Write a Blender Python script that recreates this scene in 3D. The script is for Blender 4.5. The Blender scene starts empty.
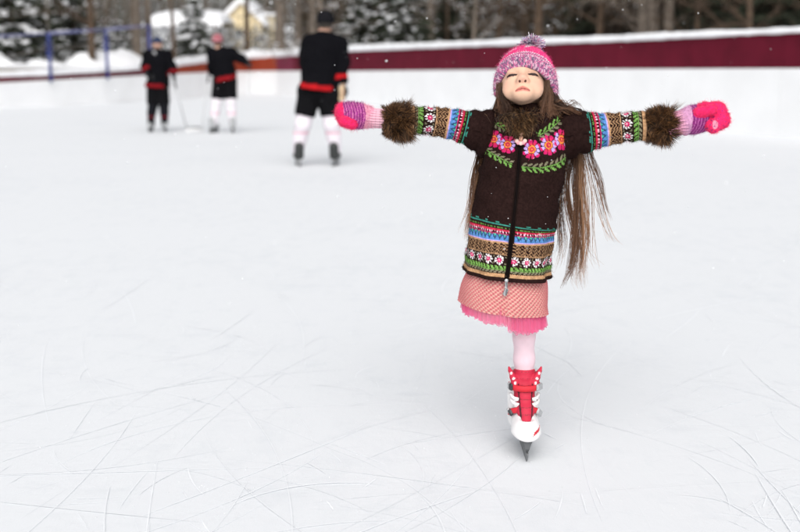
import bpy, math, random
import numpy as np
from mathutils import Matrix, Vector
random.seed(7)
RNG = np.random.default_rng(7)
SC = bpy.context.scene
COL = SC.collection
PI = math.pi

# ------------------------------------------------------------------ camera numbers (photo is 800 x 532)
FPX = 1111.0
PITCH = math.radians(10.3)
CAMZ = 1.25
CP, SP = math.cos(PITCH), math.sin(PITCH)

def ray(px, py):
    u = (px - 400.0) / FPX
    v = -(py - 266.0) / FPX
    return np.array([u, CP + v * SP, -SP + v * CP])

def at(px, py, Y):
    d = ray(px, py)
    t = Y / d[1]
    return np.array([0, 0, CAMZ]) + d * t

def ground(px, py):
    d = ray(px, py)
    t = -CAMZ / d[2]
    return np.array([0, 0, CAMZ]) + d * t

# ------------------------------------------------------------------ mesh helpers
def link(o, parent=None):
    COL.objects.link(o)
    if parent is not None:
        o.parent = parent
    return o

def mk(name, V, F, mat, parent=None, base=None, col=None, uv=None, smooth=True):
    V = np.asarray(V, dtype=np.float32).reshape(-1, 3)
    b = np.zeros(3) if base is None else np.asarray(base, dtype=float)
    V = V - b.astype(np.float32)
    FL = F if isinstance(F, list) and isinstance(F[0], np.ndarray) and F[0].ndim == 2 else [F]
    FL = [np.asarray(f, dtype=np.int32) for f in FL if len(f)]
    me = bpy.data.meshes.new(name)
    me.vertices.add(len(V))
    me.vertices.foreach_set('co', V.ravel())
    nl = sum(f.size for f in FL)
    npol = sum(len(f) for f in FL)
    me.loops.add(nl)
    me.polygons.add(npol)
    li = np.concatenate([f.ravel() for f in FL])
    tot = np.concatenate([np.full(len(f), f.shape[1], np.int32) for f in FL])
    st = np.concatenate([[0], np.cumsum(tot)[:-1]]).astype(np.int32)
    me.loops.foreach_set('vertex_index', li)
    me.polygons.foreach_set('loop_start', st)
    me.polygons.foreach_set('loop_total', tot)
    me.polygons.foreach_set('use_smooth', np.full(npol, bool(smooth)))
    if uv is not None:
        ul = me.uv_layers.new(name='UVMap')
        ul.data.foreach_set('uv', np.asarray(uv, np.float32)[li].ravel())
    me.update(calc_edges=True)
    me.validate()
    if col is not None:
        a = me.color_attributes.new('Col', 'FLOAT_COLOR', 'POINT')
        c = np.ones((len(V), 4), np.float32)
        c[:, :3] = col
        a.data.foreach_set('color', c.ravel())
    me.materials.append(mat)
    o = bpy.data.objects.new(name, me)
    link(o, parent)
    if parent is None:
        o.location = b
    return o

def tag(o, label=None, cat=None, group=None, kind=None):
    if label: o['label'] = label
    if cat: o['category'] = cat
    if group: o['group'] = group
    if kind: o['kind'] = kind
    return o

def empty(name, loc, label, cat, group=None):
    o = bpy.data.objects.new(name, None)
    o.empty_display_size = 0.1
    link(o)
    o.location = loc
    return tag(o, label, cat, group)

def join(parts):
    """parts: list of (V, F[, C]) -> joined"""
    Vs, Fs, Cs, n = [], {}, [], 0
    for p in parts:
        V = np.asarray(p[0], np.float32).reshape(-1, 3)
        for f in (p[1] if isinstance(p[1], list) else [p[1]]):
            f = np.asarray(f, np.int64)
            if len(f):
                Fs.setdefault(f.shape[1], []).append(f + n)
        if len(p) > 2:
            c = np.asarray(p[2], np.float32)
            Cs.append(np.broadcast_to(c, (len(V), 3)) if c.ndim == 1 else c)
        Vs.append(V); n += len(V)
    F = [np.concatenate(v) for v in Fs.values()]
    return np.concatenate(Vs), F, (np.concatenate(Cs) if Cs else None)

def grid_faces(nr, nc, wrap=True, off=0):
    r = np.arange(nr - 1)[:, None]
    c = np.arange(nc if wrap else nc - 1)[None, :]
    c2 = (c + 1) % nc
    a = r * nc + c; b = r * nc + c2; d = (r + 1) * nc + c; e = (r + 1) * nc + c2
    return np.stack([a, b, e, d], -1).reshape(-1, 4) + off

def box(c, s, rot=None):
    c = np.asarray(c, float); s = np.asarray(s, float) / 2
    V = np.array([[x, y, z] for x in (-1, 1) for y in (-1, 1) for z in (-1, 1)], float) * s
    if rot is not None:
        V = V @ np.asarray(rot).T
    F = np.array([[0, 1, 3, 2], [4, 6, 7, 5], [0, 4, 5, 1], [2, 3, 7, 6], [0, 2, 6, 4], [1, 5, 7, 3]])
    return V + c, F

def bevbox(c, s, b=0.003, rot=None):
    """box with bevelled edges"""
    c = np.asarray(c, float); h = np.asarray(s, float) / 2
    V = []; idx = {}
    for x in (-1, 1):
        for y in (-1, 1):
            for z in (-1, 1):
                for k in range(3):
                    p = np.array([x, y, z]) * h
                    q = p - np.array([x, y, z]) * b
                    q[k] = p[k]
                    idx[(x, y, z, k)] = len(V); V.append(q)
    Q = []; T = []
    for k in range(3):
        i, j = [m for m in range(3) if m != k]
        for sgn in (-1, 1):
            f = []
            for a_, b_ in ((-1, -1), (1, -1), (1, 1), (-1, 1)):
                t = [0, 0, 0]; t[k] = sgn; t[i] = a_; t[j] = b_
                f.append(idx[tuple(t) + (k,)])
            if sgn * (1 if k != 1 else -1) < 0: f = f[::-1]
            Q.append(f)
    for k in range(3):
        i, j = [m for m in range(3) if m != k]
        for a_ in (-1, 1):
            for b_ in (-1, 1):
                f = []
                for (s_, ax) in ((-1, i), (-1, j), (1, j), (1, i)):
                    t = [0, 0, 0]; t[k] = s_; t[i] = a_; t[j] = b_
                    f.append(idx[tuple(t) + (ax,)])
                Q.append(f)
    for x in (-1, 1):
        for y in (-1, 1):
            for z in (-1, 1):
                T.append([idx[(x, y, z, k)] for k in range(3)])
    V = np.array(V)
    if rot is not None: V = V @ np.asarray(rot).T
    return V + c, [np.array(Q), np.array(T)]

def strands(P, R, sides=3):
    """P (S,n,3) centre lines, R (n,) or (S,n) radii -> tubes"""
    P = np.asarray(P, float); S, n, _ = P.shape
    R = np.broadcast_to(np.asarray(R, float), (S, n))
    T = np.gradient(P, axis=1)
    T /= np.linalg.norm(T, axis=2, keepdims=True) + 1e-9
    ref = np.tile(np.array([0.31, 0.92, 0.24]), (S, 1, 1)).reshape(S, 1, 3)
    A = np.cross(T, ref); A /= np.linalg.norm(A, axis=2, keepdims=True) + 1e-9
    B = np.cross(T, A)
    ang = np.arange(sides) / sides * 2 * PI
    V = P[:, :, None, :] + R[:, :, None, None] * (np.cos(ang)[None, None, :, None] * A[:, :, None, :] + np.sin(ang)[None, None, :, None] * B[:, :, None, :])
    base = grid_faces(n, sides)
    F = (base[None] + (np.arange(S) * n * sides)[:, None, None]).reshape(-1, 4)
    return V.reshape(-1, 3), F

def tube(pts, R, sides=8, caps=True):
    pts = np.asarray(pts, float)
    R = np.broadcast_to(np.asarray(R, float), (len(pts),))
    if caps:
        t0 = pts[0] - pts[1]; t1 = pts[-1] - pts[-2]
        t0 /= np.linalg.norm(t0) + 1e-9; t1 /= np.linalg.norm(t1) + 1e-9
        pts = np.concatenate([[pts[0] + t0 * 1e-4], pts, [pts[-1] + t1 * 1e-4]])
        R = np.concatenate([[R[0] * .02], R, [R[-1] * .02]])
    return strands(pts[None], R[None], sides)

def smooth_path(pts, n):
    """Catmull-Rom resample of k-D control points"""
    p = np.asarray(pts, float)
    p = np.concatenate([[2 * p[0] - p[1]], p, [2 * p[-1] - p[-2]]])
    m = len(p) - 3
    t = np.linspace(0, m - 1e-6, n)
    i = t.astype(int); f = (t - i)[:, None]
    a, b, c, d = p[i], p[i + 1], p[i + 2], p[i + 3]
    return 0.5 * (2 * b + (c - a) * f + (2 * a - 5 * b + 4 * c - d) * f * f + (3 * b - a - 3 * c + d) * f ** 3)

def blob(c, r, sub=2, jit=0.0):
    """ball made from an octahedron"""
    V = [np.array(v, float) for v in ((1, 0, 0), (-1, 0, 0), (0, 1, 0), (0, -1, 0), (0, 0, 1), (0, 0, -1))]
    F = [(0, 2, 4), (2, 1, 4), (1, 3, 4), (3, 0, 4), (2, 0, 5), (1, 2, 5), (3, 1, 5), (0, 3, 5)]
    for _ in range(sub):
        mid = {}; G = []
        def m(a, b):
            k = (min(a, b), max(a, b))
            if k not in mid:
                v = V[a] + V[b]; V.append(v / np.linalg.norm(v)); mid[k] = len(V) - 1
            return mid[k]
        for a, b, c_ in F:
            x, y, z = m(a, b), m(b, c_), m(c_, a)
            G += [(a, x, z), (x, b, y), (z, y, c_), (x, y, z)]
        F = G
    V = np.array(V)
    if jit: V = V * (1 + RNG.normal(0, jit, (len(V), 1)))
    return V * np.asarray(r, float) + np.asarray(c, float), np.array(F)

_OB = {}
def blobs(C, R, sub=1, jit=0.12):
    """many balls: C (n,3), R (n,3)"""
    C = np.asarray(C, float); R = np.asarray(R, float)
    if sub not in _OB: _OB[sub] = blob((0, 0, 0), 1, sub)
    V0, F0 = _OB[sub]
    J = 1 + RNG.normal(0, jit, (len(C), len(V0), 1))
    V = V0[None] * J * R[:, None, :] + C[:, None, :]
    F = F0[None] + (np.arange(len(C)) * len(V0))[:, None, None]
    return V.reshape(-1, 3), F.reshape(-1, 3)

# ------------------------------------------------------------------ value noise
def _h(ix, iy, iz, seed=0):
    n = (ix.astype(np.int64) * 73856093) ^ (iy.astype(np.int64) * 19349663) ^ (iz.astype(np.int64) * 83492791) ^ (seed * 2654435)
    n = (n ^ (n >> 13)) * 1274126177
    n = n ^ (n >> 16)
    return (n & 0xffff).astype(np.float64) / 65535.0

def vnoise(P, scale=1.0, seed=0):
    P = np.asarray(P, float) * scale
    i = np.floor(P).astype(np.int64); f = P - i
    f = f * f * (3 - 2 * f)
    r = 0
    for dx in (0, 1):
        for dy in (0, 1):
            for dz in (0, 1):
                w = (f[..., 0] if dx else 1 - f[..., 0]) * (f[..., 1] if dy else 1 - f[..., 1]) * (f[..., 2] if dz else 1 - f[..., 2])
                r = r + w * _h(i[..., 0] + dx, i[..., 1] + dy, i[..., 2] + dz, seed)
    return r * 2 - 1

# ------------------------------------------------------------------ signed distance modelling
def s_cap(p, a, b, ra, rb=None):
    rb = ra if rb is None else rb
    a = np.asarray(a, np.float32); b = np.asarray(b, np.float32)
    ab = b - a
    t = np.clip(((p - a) @ ab) / (ab @ ab + 1e-12), 0, 1)
    return np.linalg.norm(p - a - t[..., None] * ab, axis=-1) - (ra + (rb - ra) * t)

def s_ell(p, c, r, rot=None):
    q = p - np.asarray(c, np.float32)
    if rot is not None: q = q @ np.asarray(rot, np.float32)
    r = np.asarray(r, np.float32)
    k0 = np.linalg.norm(q / r, axis=-1); k1 = np.linalg.norm(q / (r * r), axis=-1) + 1e-9
    return k0 * (k0 - 1) / k1

def s_box(p, c, h, r=0.0, rot=None):
    q = p - np.asarray(c, np.float32)
    if rot is not None: q = q @ np.asarray(rot, np.float32)
    q = np.abs(q) - (np.asarray(h, np.float32) - r)
    return np.linalg.norm(np.maximum(q, 0), axis=-1) + np.minimum(q.max(-1), 0) - r

def smin(a, b, k):
    h = np.clip(0.5 + 0.5 * (b - a) / k, 0, 1)
    return b + (a - b) * h - k * h * (1 - h)

def smax(a, b, k):
    return -smin(-a, -b, k)

def s_chain(p, pts, rads, k=0.01):
    d = None
    for i in range(len(pts) - 1):
        e = s_cap(p, pts[i], pts[i + 1], rads[i], rads[i + 1])
        d = e if d is None else smin(d, e, k)
    return d

def surf(f, lo, hi, h):
    lo = np.asarray(lo, float); hi = np.asarray(hi, float)
    n = np.ceil((hi - lo) / h).astype(int) + 1
    ax = [lo[k] + np.arange(n[k]) * h for k in range(3)]
    G = np.stack(np.meshgrid(*ax, indexing='ij'), -1).astype(np.float32)
    D = np.empty(tuple(n), np.float32)
    step = max(1, int(400000 / (n[1] * n[2])))
    for i in range(0, n[0], step):
        D[i:i + step] = f(G[i:i + step])
    # closed at the border of the box
    D[0] = np.maximum(D[0], h * .1); D[-1] = np.maximum(D[-1], h * .1)
    D[:, 0] = np.maximum(D[:, 0], h * .1); D[:, -1] = np.maximum(D[:, -1], h * .1)
    D[:, :, 0] = np.maximum(D[:, :, 0], h * .1); D[:, :, -1] = np.maximum(D[:, :, -1], h * .1)
    S = D < 0
    c = [S[dx:n[0] - 1 + dx, dy:n[1] - 1 + dy, dz:n[2] - 1 + dz] for dx in (0, 1) for dy in (0, 1) for dz in (0, 1)]
    cnt = sum(x.astype(np.int8) for x in c)
    m = (cnt > 0) & (cnt < 8)
    idx = -np.ones(m.shape, np.int64)
    I, J, K = np.nonzero(m)
    idx[I, J, K] = np.arange(len(I))
    acc = np.zeros((len(I), 3)); w = np.zeros(len(I))
    corners = [(dx, dy, dz) for dx in (0, 1) for dy in (0, 1) for dz in (0, 1)]
    for a in corners:
        for k in range(3):
            if a[k]: continue
            b = list(a); b[k] = 1
            da = D[I + a[0], J + a[1], K + a[2]].astype(float); db = D[I + b[0], J + b[1], K + b[2]].astype(float)
            cr = (da < 0) != (db < 0)
            t = np.where(cr, da / np.where(cr, da - db, 1), 0)
            q = np.tile(np.array(a, float), (len(I), 1)); q[:, k] += t
            acc += q * cr[:, None]; w += cr
    V = (np.stack([I, J, K], 1) + acc / w[:, None]) * h + lo
    Fs = []
    for k in range(3):
        o1, o2 = [q for q in range(3) if q != k]
        sa = [slice(None)] * 3; sb = [slice(None)] * 3
        sa[k] = slice(0, n[k] - 1); sb[k] = slice(1, n[k])
        A = S[tuple(sa)]; B = S[tuple(sb)]
        E = A != B
        i = np.array(np.nonzero(E))
        ok = (i[o1] > 0) & (i[o2] > 0) & (i[o1] < n[o1] - 1) & (i[o2] < n[o2] - 1)
        i = i[:, ok]
        flip = A[tuple(i)]
        def cell(a_, b_):
            j = i.copy(); j[o1] -= a_; j[o2] -= b_
            return idx[tuple(j)]
        q = np.stack([cell(1, 1), cell(0, 1), cell(0, 0), cell(1, 0)], 1)
        if k == 1: flip = ~flip
        q[~flip] = q[~flip][:, ::-1]
        Fs.append(q)
    F = np.concatenate(Fs)
    F = F[(F >= 0).all(1)]
    return V, F

def vnormals(V, F):
    N = np.zeros((len(V), 3)); F = np.asarray(F)
    n = np.cross(V[F[:, 1]] - V[F[:, 0]], V[F[:, 2]] - V[F[:, 0]])
    for k in range(F.shape[1]): np.add.at(N, F[:, k], n)
    return N / (np.linalg.norm(N, axis=1, keepdims=True) + 1e-12)

def fuzz(V, F, C, n, L, rad, seed, N=None, lift=1.0, outward=None):
    """stray wool fibres standing off a knitted surface"""
    rg = np.random.default_rng(seed); V = np.asarray(V, float).reshape(-1, 3)
    if N is None: N = vnormals(V, F)
    if outward is not None: N = N * np.sign(((V - outward) * N).sum(1, keepdims=True))
    i = rg.integers(0, len(V), n)
    d = N[i] * lift + rg.normal(0, .8, (n, 3)); d /= np.linalg.norm(d, axis=1, keepdims=True)
    l = (L * rg.uniform(.4, 1.3, n))[:, None, None]; t = np.linspace(0, 1, 4)[None, :, None]
    P_ = V[i][:, None] + d[:, None] * l * t + rg.normal(0, .5, (n, 1, 3)) * l * t ** 2
    Vs, Fs = strands(P_, rad * np.array([1, .9, .7, .3]), 3)
    return Vs, Fs, np.repeat(np.asarray(C)[i] * 1.1, 12, axis=0)

# ------------------------------------------------------------------ materials
def mat(name, base=(0.5, 0.5, 0.5), rough=0.7, attr=False, noise=0.0, nscale=20.0, bump=0.0, bscale=60.0, metal=0.0,
        sheen=0.0, sss=0.0, spec=None, coat=0.0, bdist=0.002):
    m = bpy.data.materials.new(name); m.use_nodes = True
    nt = m.node_tree; N = nt.nodes; L = nt.links
    b = N['Principled BSDF']
    b.inputs['Roughness'].default_value = rough
    b.inputs['Metallic'].default_value = metal
    if spec is not None: b.inputs['Specular IOR Level'].default_value = spec
    if sheen: b.inputs['Sheen Weight'].default_value = sheen; b.inputs['Sheen Roughness'].default_value = .5
    if coat: b.inputs['Coat Weight'].default_value = coat; b.inputs['Coat Roughness'].default_value = .15
    if sss:
        b.inputs['Subsurface Weight'].default_value = sss
        b.inputs['Subsurface Radius'].default_value = (1.0, .35, .2)
        b.inputs['Subsurface Scale'].default_value = .008
    tc = N.new('ShaderNodeTexCoord')
    if attr:
        a = N.new('ShaderNodeAttribute'); a.attribute_name = 'Col'; src = a.outputs['Color']
    else:
        r = N.new('ShaderNodeRGB'); r.outputs[0].default_value = (*base, 1); src = r.outputs[0]
    if noise:
        n = N.new('ShaderNodeTexNoise'); n.inputs['Scale'].default_value = nscale; n.inputs['Detail'].default_value = 5
        L.new(tc.outputs['Object'], n.inputs['Vector'])
        mr = N.new('ShaderNodeMapRange'); mr.inputs[1].default_value = .3; mr.inputs[2].default_value = .7
        mr.inputs[3].default_value = 1 - noise; mr.inputs[4].default_value = 1 + noise
        L.new(n.outputs['Fac'], mr.inputs[0])
        mx = N.new('ShaderNodeVectorMath'); mx.operation = 'SCALE'
        L.new(src, mx.inputs[0]); L.new(mr.outputs[0], mx.inputs['Scale'])
        src = mx.outputs[0]
    L.new(src, b.inputs['Base Color'])
    if bump:
        n = N.new('ShaderNodeTexNoise'); n.inputs['Scale'].default_value = bscale; n.inputs['Detail'].default_value = 6
        L.new(tc.outputs['Object'], n.inputs['Vector'])
        bp = N.new('ShaderNodeBump'); bp.inputs['Strength'].default_value = bump; bp.inputs['Distance'].default_value = bdist
        L.new(n.outputs['Fac'], bp.inputs['Height']); L.new(bp.outputs[0], b.inputs['Normal'])
    return m

M = {}
M['snow'] = mat('snow', (.80, .81, .83), .85, noise=.05, nscale=3, bump=.5, bscale=9, bdist=.02)
M['white_board'] = mat('white_board', (.80, .81, .82), .55, noise=.03, nscale=1.5)
M['red_board'] = mat('red_board', (.105, .006, .018), .75, spec=.12, noise=.16, nscale=2.2)
M['purple_board'] = mat('purple_board', (.17, .022, .05), .75, spec=.15, noise=.12, nscale=3)
M['orange_board'] = mat('orange_board', (.27, .042, .018), .75, spec=.15, noise=.15, nscale=3)
M['bark'] = mat('bark', (.070, .045, .028), .95, noise=.4, nscale=6, bump=.6, bscale=14, bdist=.02)
M['greybark'] = mat('greybark', (.145, .118, .095), .95, noise=.35, nscale=5, bump=.5, bscale=14, bdist=.02)
M['needles'] = mat('needles', (.024, .030, .016), .9, noise=.5, nscale=1.2)
M['twigs'] = mat('twigs', attr=True, rough=.95)
M['attr'] = mat('dyed_cloth', attr=True, rough=.95, spec=.05)
M['knit'] = mat('knit', attr=True, rough=.95, spec=.03, bump=.5, bscale=420, bdist=.0015)
M['yarn'] = mat('yarn', attr=True, rough=.95, spec=.1, sheen=.15)
M['hair'] = mat('hair', attr=True, rough=.5, spec=.35)
M['skin'] = mat('skin', attr=True, rough=.55, sss=.05, spec=.25, bump=.10, bscale=500, bdist=.0005)
M['black_cloth'] = mat('black_cloth', (.004, .004, .005), .95, noise=.3, nscale=9, spec=.1)
M['dark_plastic'] = mat('dark_plastic', (.03, .03, .033), .4)
M['steel'] = mat('steel', (.16, .165, .17), .42, metal=.4, noise=.1)
M['silver'] = mat('silver_plastic', (.42, .43, .44), .35, metal=.45, noise=.15, nscale=60)
M['shell'] = mat('white_shell', attr=True, rough=.35, coat=.2)
M['red_nylon'] = mat('red_nylon', attr=True, rough=.7, bump=.3, bscale=300, bdist=.0008)
M['blue_paint'] = mat('blue_paint', (.03, .045, .20), .5, noise=.2, nscale=4)
M['wood_stick'] = mat('wood_stick', (.28, .2, .12), .6, noise=.2)
M['zip'] = mat('zip_tape', (.006, .004, .004), .9, spec=.05)
M['tan_wall'] = mat('tan_wall', (.52, .44, .32), .85, noise=.12, nscale=2)
# ================================================================== ICE
def ice_material():
    m = bpy.data.materials.new('skated_ice'); m.use_nodes = True
    nt = m.node_tree; N = nt.nodes; L = nt.links
    b = N['Principled BSDF']
    tc = N.new('ShaderNodeTexCoord')
    def math_(op, a, b_=None, c=None, clamp=False):
        n = N.new('ShaderNodeMath'); n.operation = op; n.use_clamp = clamp
        for i, v in enumerate((a, b_, c)):
            if v is None: continue
            if isinstance(v, (int, float)): n.inputs[i].default_value = v
            else: L.new(v, n.inputs[i])
        return n.outputs[0]
    def noise(scale, detail=4, vec=None, rough=.55):
        n = N.new('ShaderNodeTexNoise'); n.inputs['Scale'].default_value = scale; n.inputs['Detail'].default_value = detail
        n.inputs['Roughness'].default_value = rough
        L.new(vec if vec is not None else tc.outputs['Object'], n.inputs['Vector'])
        return n
    # slightly warped coordinates so that no cut is a perfect circle
    wn = noise(1.3, 2)
    wv = N.new('ShaderNodeVectorMath'); wv.operation = 'MULTIPLY_ADD'
    L.new(wn.outputs['Color'], wv.inputs[0]); wv.inputs[1].default_value = (.10, .10, 0)
    L.new(tc.outputs['Object'], wv.inputs[2])
    total = None
    rr = random.Random(5)
    cuts = []
    for k in range(20):
        R_ = rr.choice([rr.uniform(.7, 2.0), rr.uniform(1.5, 4), rr.uniform(2, 7), rr.uniform(4, 12), rr.uniform(8, 30)])
        px, py = rr.uniform(-2.4, 2.4), rr.uniform(2.3, 6.5)
        a = rr.uniform(0, 2 * PI)
        cuts.append((px + R_ * math.cos(a), py + R_ * math.sin(a), R_, rr.uniform(.0009, .0030), rr.uniform(.12, .55)))
    mask_n = noise(.9, 3)
    for k, (cx, cy, R_, w, s) in enumerate(cuts):
        sub = N.new('ShaderNodeVectorMath'); sub.operation = 'SUBTRACT'
        L.new(wv.outputs[0], sub.inputs[0]); sub.inputs[1].default_value = (cx + .05, cy + .05, 0)
        sep = N.new('ShaderNodeVectorMath'); sep.operation = 'LENGTH'
        L.new(sub.outputs[0], sep.inputs[0])
        d = math_('ABSOLUTE', math_('SUBTRACT', sep.outputs['Value'], R_))
        v = math_('MULTIPLY', math_('SUBTRACT', 1.0, math_('DIVIDE', d, w * 2.6), clamp=True), s)
        # each cut starts and stops
        ms = N.new('ShaderNodeMapRange'); ms.inputs[1].default_value = .42 + .1 * math.sin(k * 1.7); ms.inputs[2].default_value = ms.inputs[1].default_value + .08
        L.new(mask_n.outputs['Fac'], ms.inputs[0])
        v = math_('MULTIPLY', v, ms.outputs[0])
        total = v if total is None else math_('MAXIMUM', total, v)
    # fine scuffs in two directions
    st = N.new('ShaderNodeMapping'); st.inputs['Scale'].default_value = (1, .40, 1)
    L.new(wv.outputs[0], st.inputs['Vector'])
    def scuff(angle, sx, sy, scale, lo, hi):
        mp = N.new('ShaderNodeMapping'); mp.inputs['Rotation'].default_value[2] = math.radians(angle)
        mp.inputs['Scale'].default_value = (sx, sy, 1)
        L.new(st.outputs[0], mp.inputs['Vector'])
        n = noise(scale, 5, mp.outputs[0], .62)
        r = N.new('ShaderNodeMapRange'); r.inputs[1].default_value = lo; r.inputs[2].default_value = hi
        L.new(n.outputs['Fac'], r.inputs[0]); return r.outputs[0]
    sc1 = scuff(24, 1.0, 4.5, 4.0, .54, .78)
    sc2 = scuff(-38, 1.2, 7.0, 3.2, .56, .80)
    sc3 = scuff(68, 1.0, 9.0, 3.4, .57, .80)
    sc = math_('ADD', math_('ADD', sc1, math_('MULTIPLY', sc2, .8)), math_('MULTIPLY', sc3, .6))
    big = noise(.55, 5)
    mid = noise(9, 6, st.outputs[0], .7)
    fine = noise(55, 4, st.outputs[0])
    # colour: frosted white with greyer glassy patches where scraped
    f = math_('ADD', math_('MULTIPLY', total, .62), math_('MULTIPLY', sc, .24))
    f = math_('ADD', f, math_('MULTIPLY', math_('SUBTRACT', mid.outputs['Fac'], .5), .95))
    f = math_('ADD', f, math_('MULTIPLY', math_('SUBTRACT', big.outputs['Fac'], .5), .7))
    mx = N.new('ShaderNodeMix'); mx.data_type = 'RGBA'; mx.clamp_factor = True
    L.new(f, mx.inputs['Factor'])
    mx.inputs[6].default_value = (.735, .755, .775, 1); mx.inputs[7].default_value = (.58, .615, .65, 1)
    L.new(mx.outputs[2], b.inputs['Base Color'])
    rg = N.new('ShaderNodeMapRange'); rg.inputs[3].default_value = .5; rg.inputs[4].default_value = .75
    L.new(mid.outputs['Fac'], rg.inputs[0]); L.new(rg.outputs[0], b.inputs['Roughness'])
    b.inputs['Specular IOR Level'].default_value = .28
    b.inputs['IOR'].default_value = 1.31
    h = math_('ADD', math_('MULTIPLY', total, -.42), math_('MULTIPLY', sc, -.22))
    h = math_('ADD', h, math_('MULTIPLY', mid.outputs['Fac'], .7))
    h = math_('ADD', h, math_('MULTIPLY', fine.outputs['Fac'], .25))
    bp = N.new('ShaderNodeBump'); bp.inputs['Strength'].default_value = .5; bp.inputs['Distance'].default_value = .006
    L.new(h, bp.inputs['Height']); L.new(bp.outputs[0], b.inputs['Normal'])
    return m
M['ice'] = ice_material()

# ------------------------------------------------------------------ rink boards, given as image column -> base row on the ice
def lerp_tab(tab, x):
    xs = [t[0] for t in tab]
    return np.interp(x, xs, [t[1] for t in tab])
BASE = [(-900, 178), (-330, 131), (-150, 116), (0, 108), (60, 105.5), (130, 102), (190, 98), (225, 95), (250, 93.6), (275, 94.6), (350, 101.8), (560, 119), (800, 138), (1100, 162), (1500, 194)]
REDB = [(-900, 118), (-330, 95), (-150, 88), (0, 83), (60, 79.5), (130, 76), (190, 73), (230, 71.5), (270, 71), (350, 71), (560, 69), (800, 68), (1100, 66), (1500, 63.5)]
REDT = [(-900, 110), (-330, 88), (-150, 82.5), (0, 77.8), (60, 74.3), (130, 70.3), (175, 66), (205, 62), (230, 59), (270, 57.2), (350, 51), (560, 43), (610, 41.5), (800, 32), (1100, 20), (1500, 3)]
SNOT = [(-900, 98), (-330, 78), (-150, 74), (0, 70), (60, 68.5), (130, 64.5), (190, 57), (215, 52.5), (250, 49.5), (290, 48.2), (350, 44.5), (560, 35.8), (610, 34), (800, 26), (1100, 14), (1500, -4)]
def wall_pt(x):
    g = ground(x, lerp_tab(BASE, x))
    def z(tab):
        return at(x, lerp_tab(tab, x), g[1])[2]
    return g[:2], z(REDB), z(REDT), z(SNOT)

def strip_wall(name, x0, x1, label, nseg_len=2.45):
    xs = np.linspace(x0, x1, 160)
    pts = np.array([wall_pt(x)[0] for x in xs])
    seg = np.linalg.norm(np.diff(pts, axis=0), axis=1); s = np.concatenate([[0], np.cumsum(seg)])
    n = max(1, int(round(s[-1] / nseg_len)))
    xb = np.interp(np.linspace(0, s[-1], n + 1), s, xs)
    root = empty(name, (*pts[0], 0), label, 'rink boards')
    B = np.array([*pts[0], 0])
    capV = []
    for i in range(n):
        xa, xc = xb[i], xb[i + 1]
        pa, b0, t0, s0 = wall_pt(xa); pb, b1, t1, s1 = wall_pt(xc)
        d = pb - pa; ln = np.linalg.norm(d); d /= ln
        nrm = np.array([d[1], -d[0]])
        if nrm @ (-pa) < 0: nrm = -nrm           # towards the ice
        g = .004
        qa = pa + d * g; qb = pb - d * g
        def slab(za0, za1, zb0, zb1, front, back):
            V = []
            for q, zl, zh in ((qa, za0, za1), (qb, zb0, zb1)):
                for off in (front, -back):
                    for z in (zl, zh):
                        V.append([*(q + nrm * off), z])
            V = np.array(V)
            F = np.array([[0, 1, 3, 2], [4, 6, 7, 5], [0, 4, 5, 1], [2, 3, 7, 6], [0, 2, 6, 4], [1, 5, 7, 3]])
            return V, F
        mk('white_panel', *slab(-.03, b0 - .004, -.03, b1 - .004, .012, .05), M['white_board'], root, B, smooth=False)
        mid = (xa + xc) / 2
        if mid < 272 and mid > 178: mm, lb = M['orange_board'], 'faded orange upper panel'
        elif 272 <= mid < 302: mm, lb = M['purple_board'], 'dull purple upper panel'
        else: mm, lb = M['red_board'], None
        o = mk('upper_panel', *slab(b0, t0, b1, t1, .0, .05), mm, root, B, smooth=False)
        if lb: o['label'] = lb
    # snow lying on the top edge: a rounded lumpy ridge
    m = int(s[-1] / .12)
    xc = np.interp(np.linspace(0, s[-1], m), s, xs)
    P = np.array([wall_pt(x)[0] for x in xc]); T = np.array([wall_pt(x)[2] for x in xc]); S_ = np.array([wall_pt(x)[3] for x in xc])
    D = np.gradient(P, axis=0); D /= np.linalg.norm(D, axis=1, keepdims=True)
    Nn = np.stack([D[:, 1], -D[:, 0]], 1)
    sg = np.where((Nn * -P).sum(1) < 0, -1, 1); Nn *= sg[:, None]
    k = 14; ang = np.linspace(0, 2 * PI, k, endpoint=False)
    nz = vnoise(np.stack([np.linspace(0, s[-1], m) * 1.3, np.zeros(m), np.zeros(m)], 1), 1.0, 3)
    n2 = vnoise(np.stack([np.linspace(0, s[-1], m) * 5, np.zeros(m), np.zeros(m)], 1), 1.0, 4)
    hh = (S_ - T) * .84 * (1 + .10 * nz + .05 * n2)
    V = np.zeros((m, k, 3))
    wdt = .085 + .02 * nz
    off = -.025 + np.cos(ang)[None, :] * wdt[:, None]
    V[:, :, :2] = P[:, None, :] + Nn[:, None, :] * off[:, :, None]
    up = np.where(np.sin(ang) > 0, np.sin(ang) ** .7 if False else np.abs(np.sin(ang)) ** .6, -.12 * np.abs(np.sin(ang)))
    V[:, :, 2] = T[:, None] + .004 + hh[:, None] * up[None, :] + .012 * n2[:, None] * np.sin(ang * 2)[None]
    mk('snow_cap', V.reshape(-1, 3), grid_faces(m, k), M['snow'], root, B)
    return root
strip_wall('rink_boards', 250, 1500, 'long dark red rink boards with white kick panels and a snow capped top edge')
strip_wall('rink_boards', -900, 249.6, 'end rink boards beneath the blue frame, red strip almost buried under thick snow')

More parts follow.
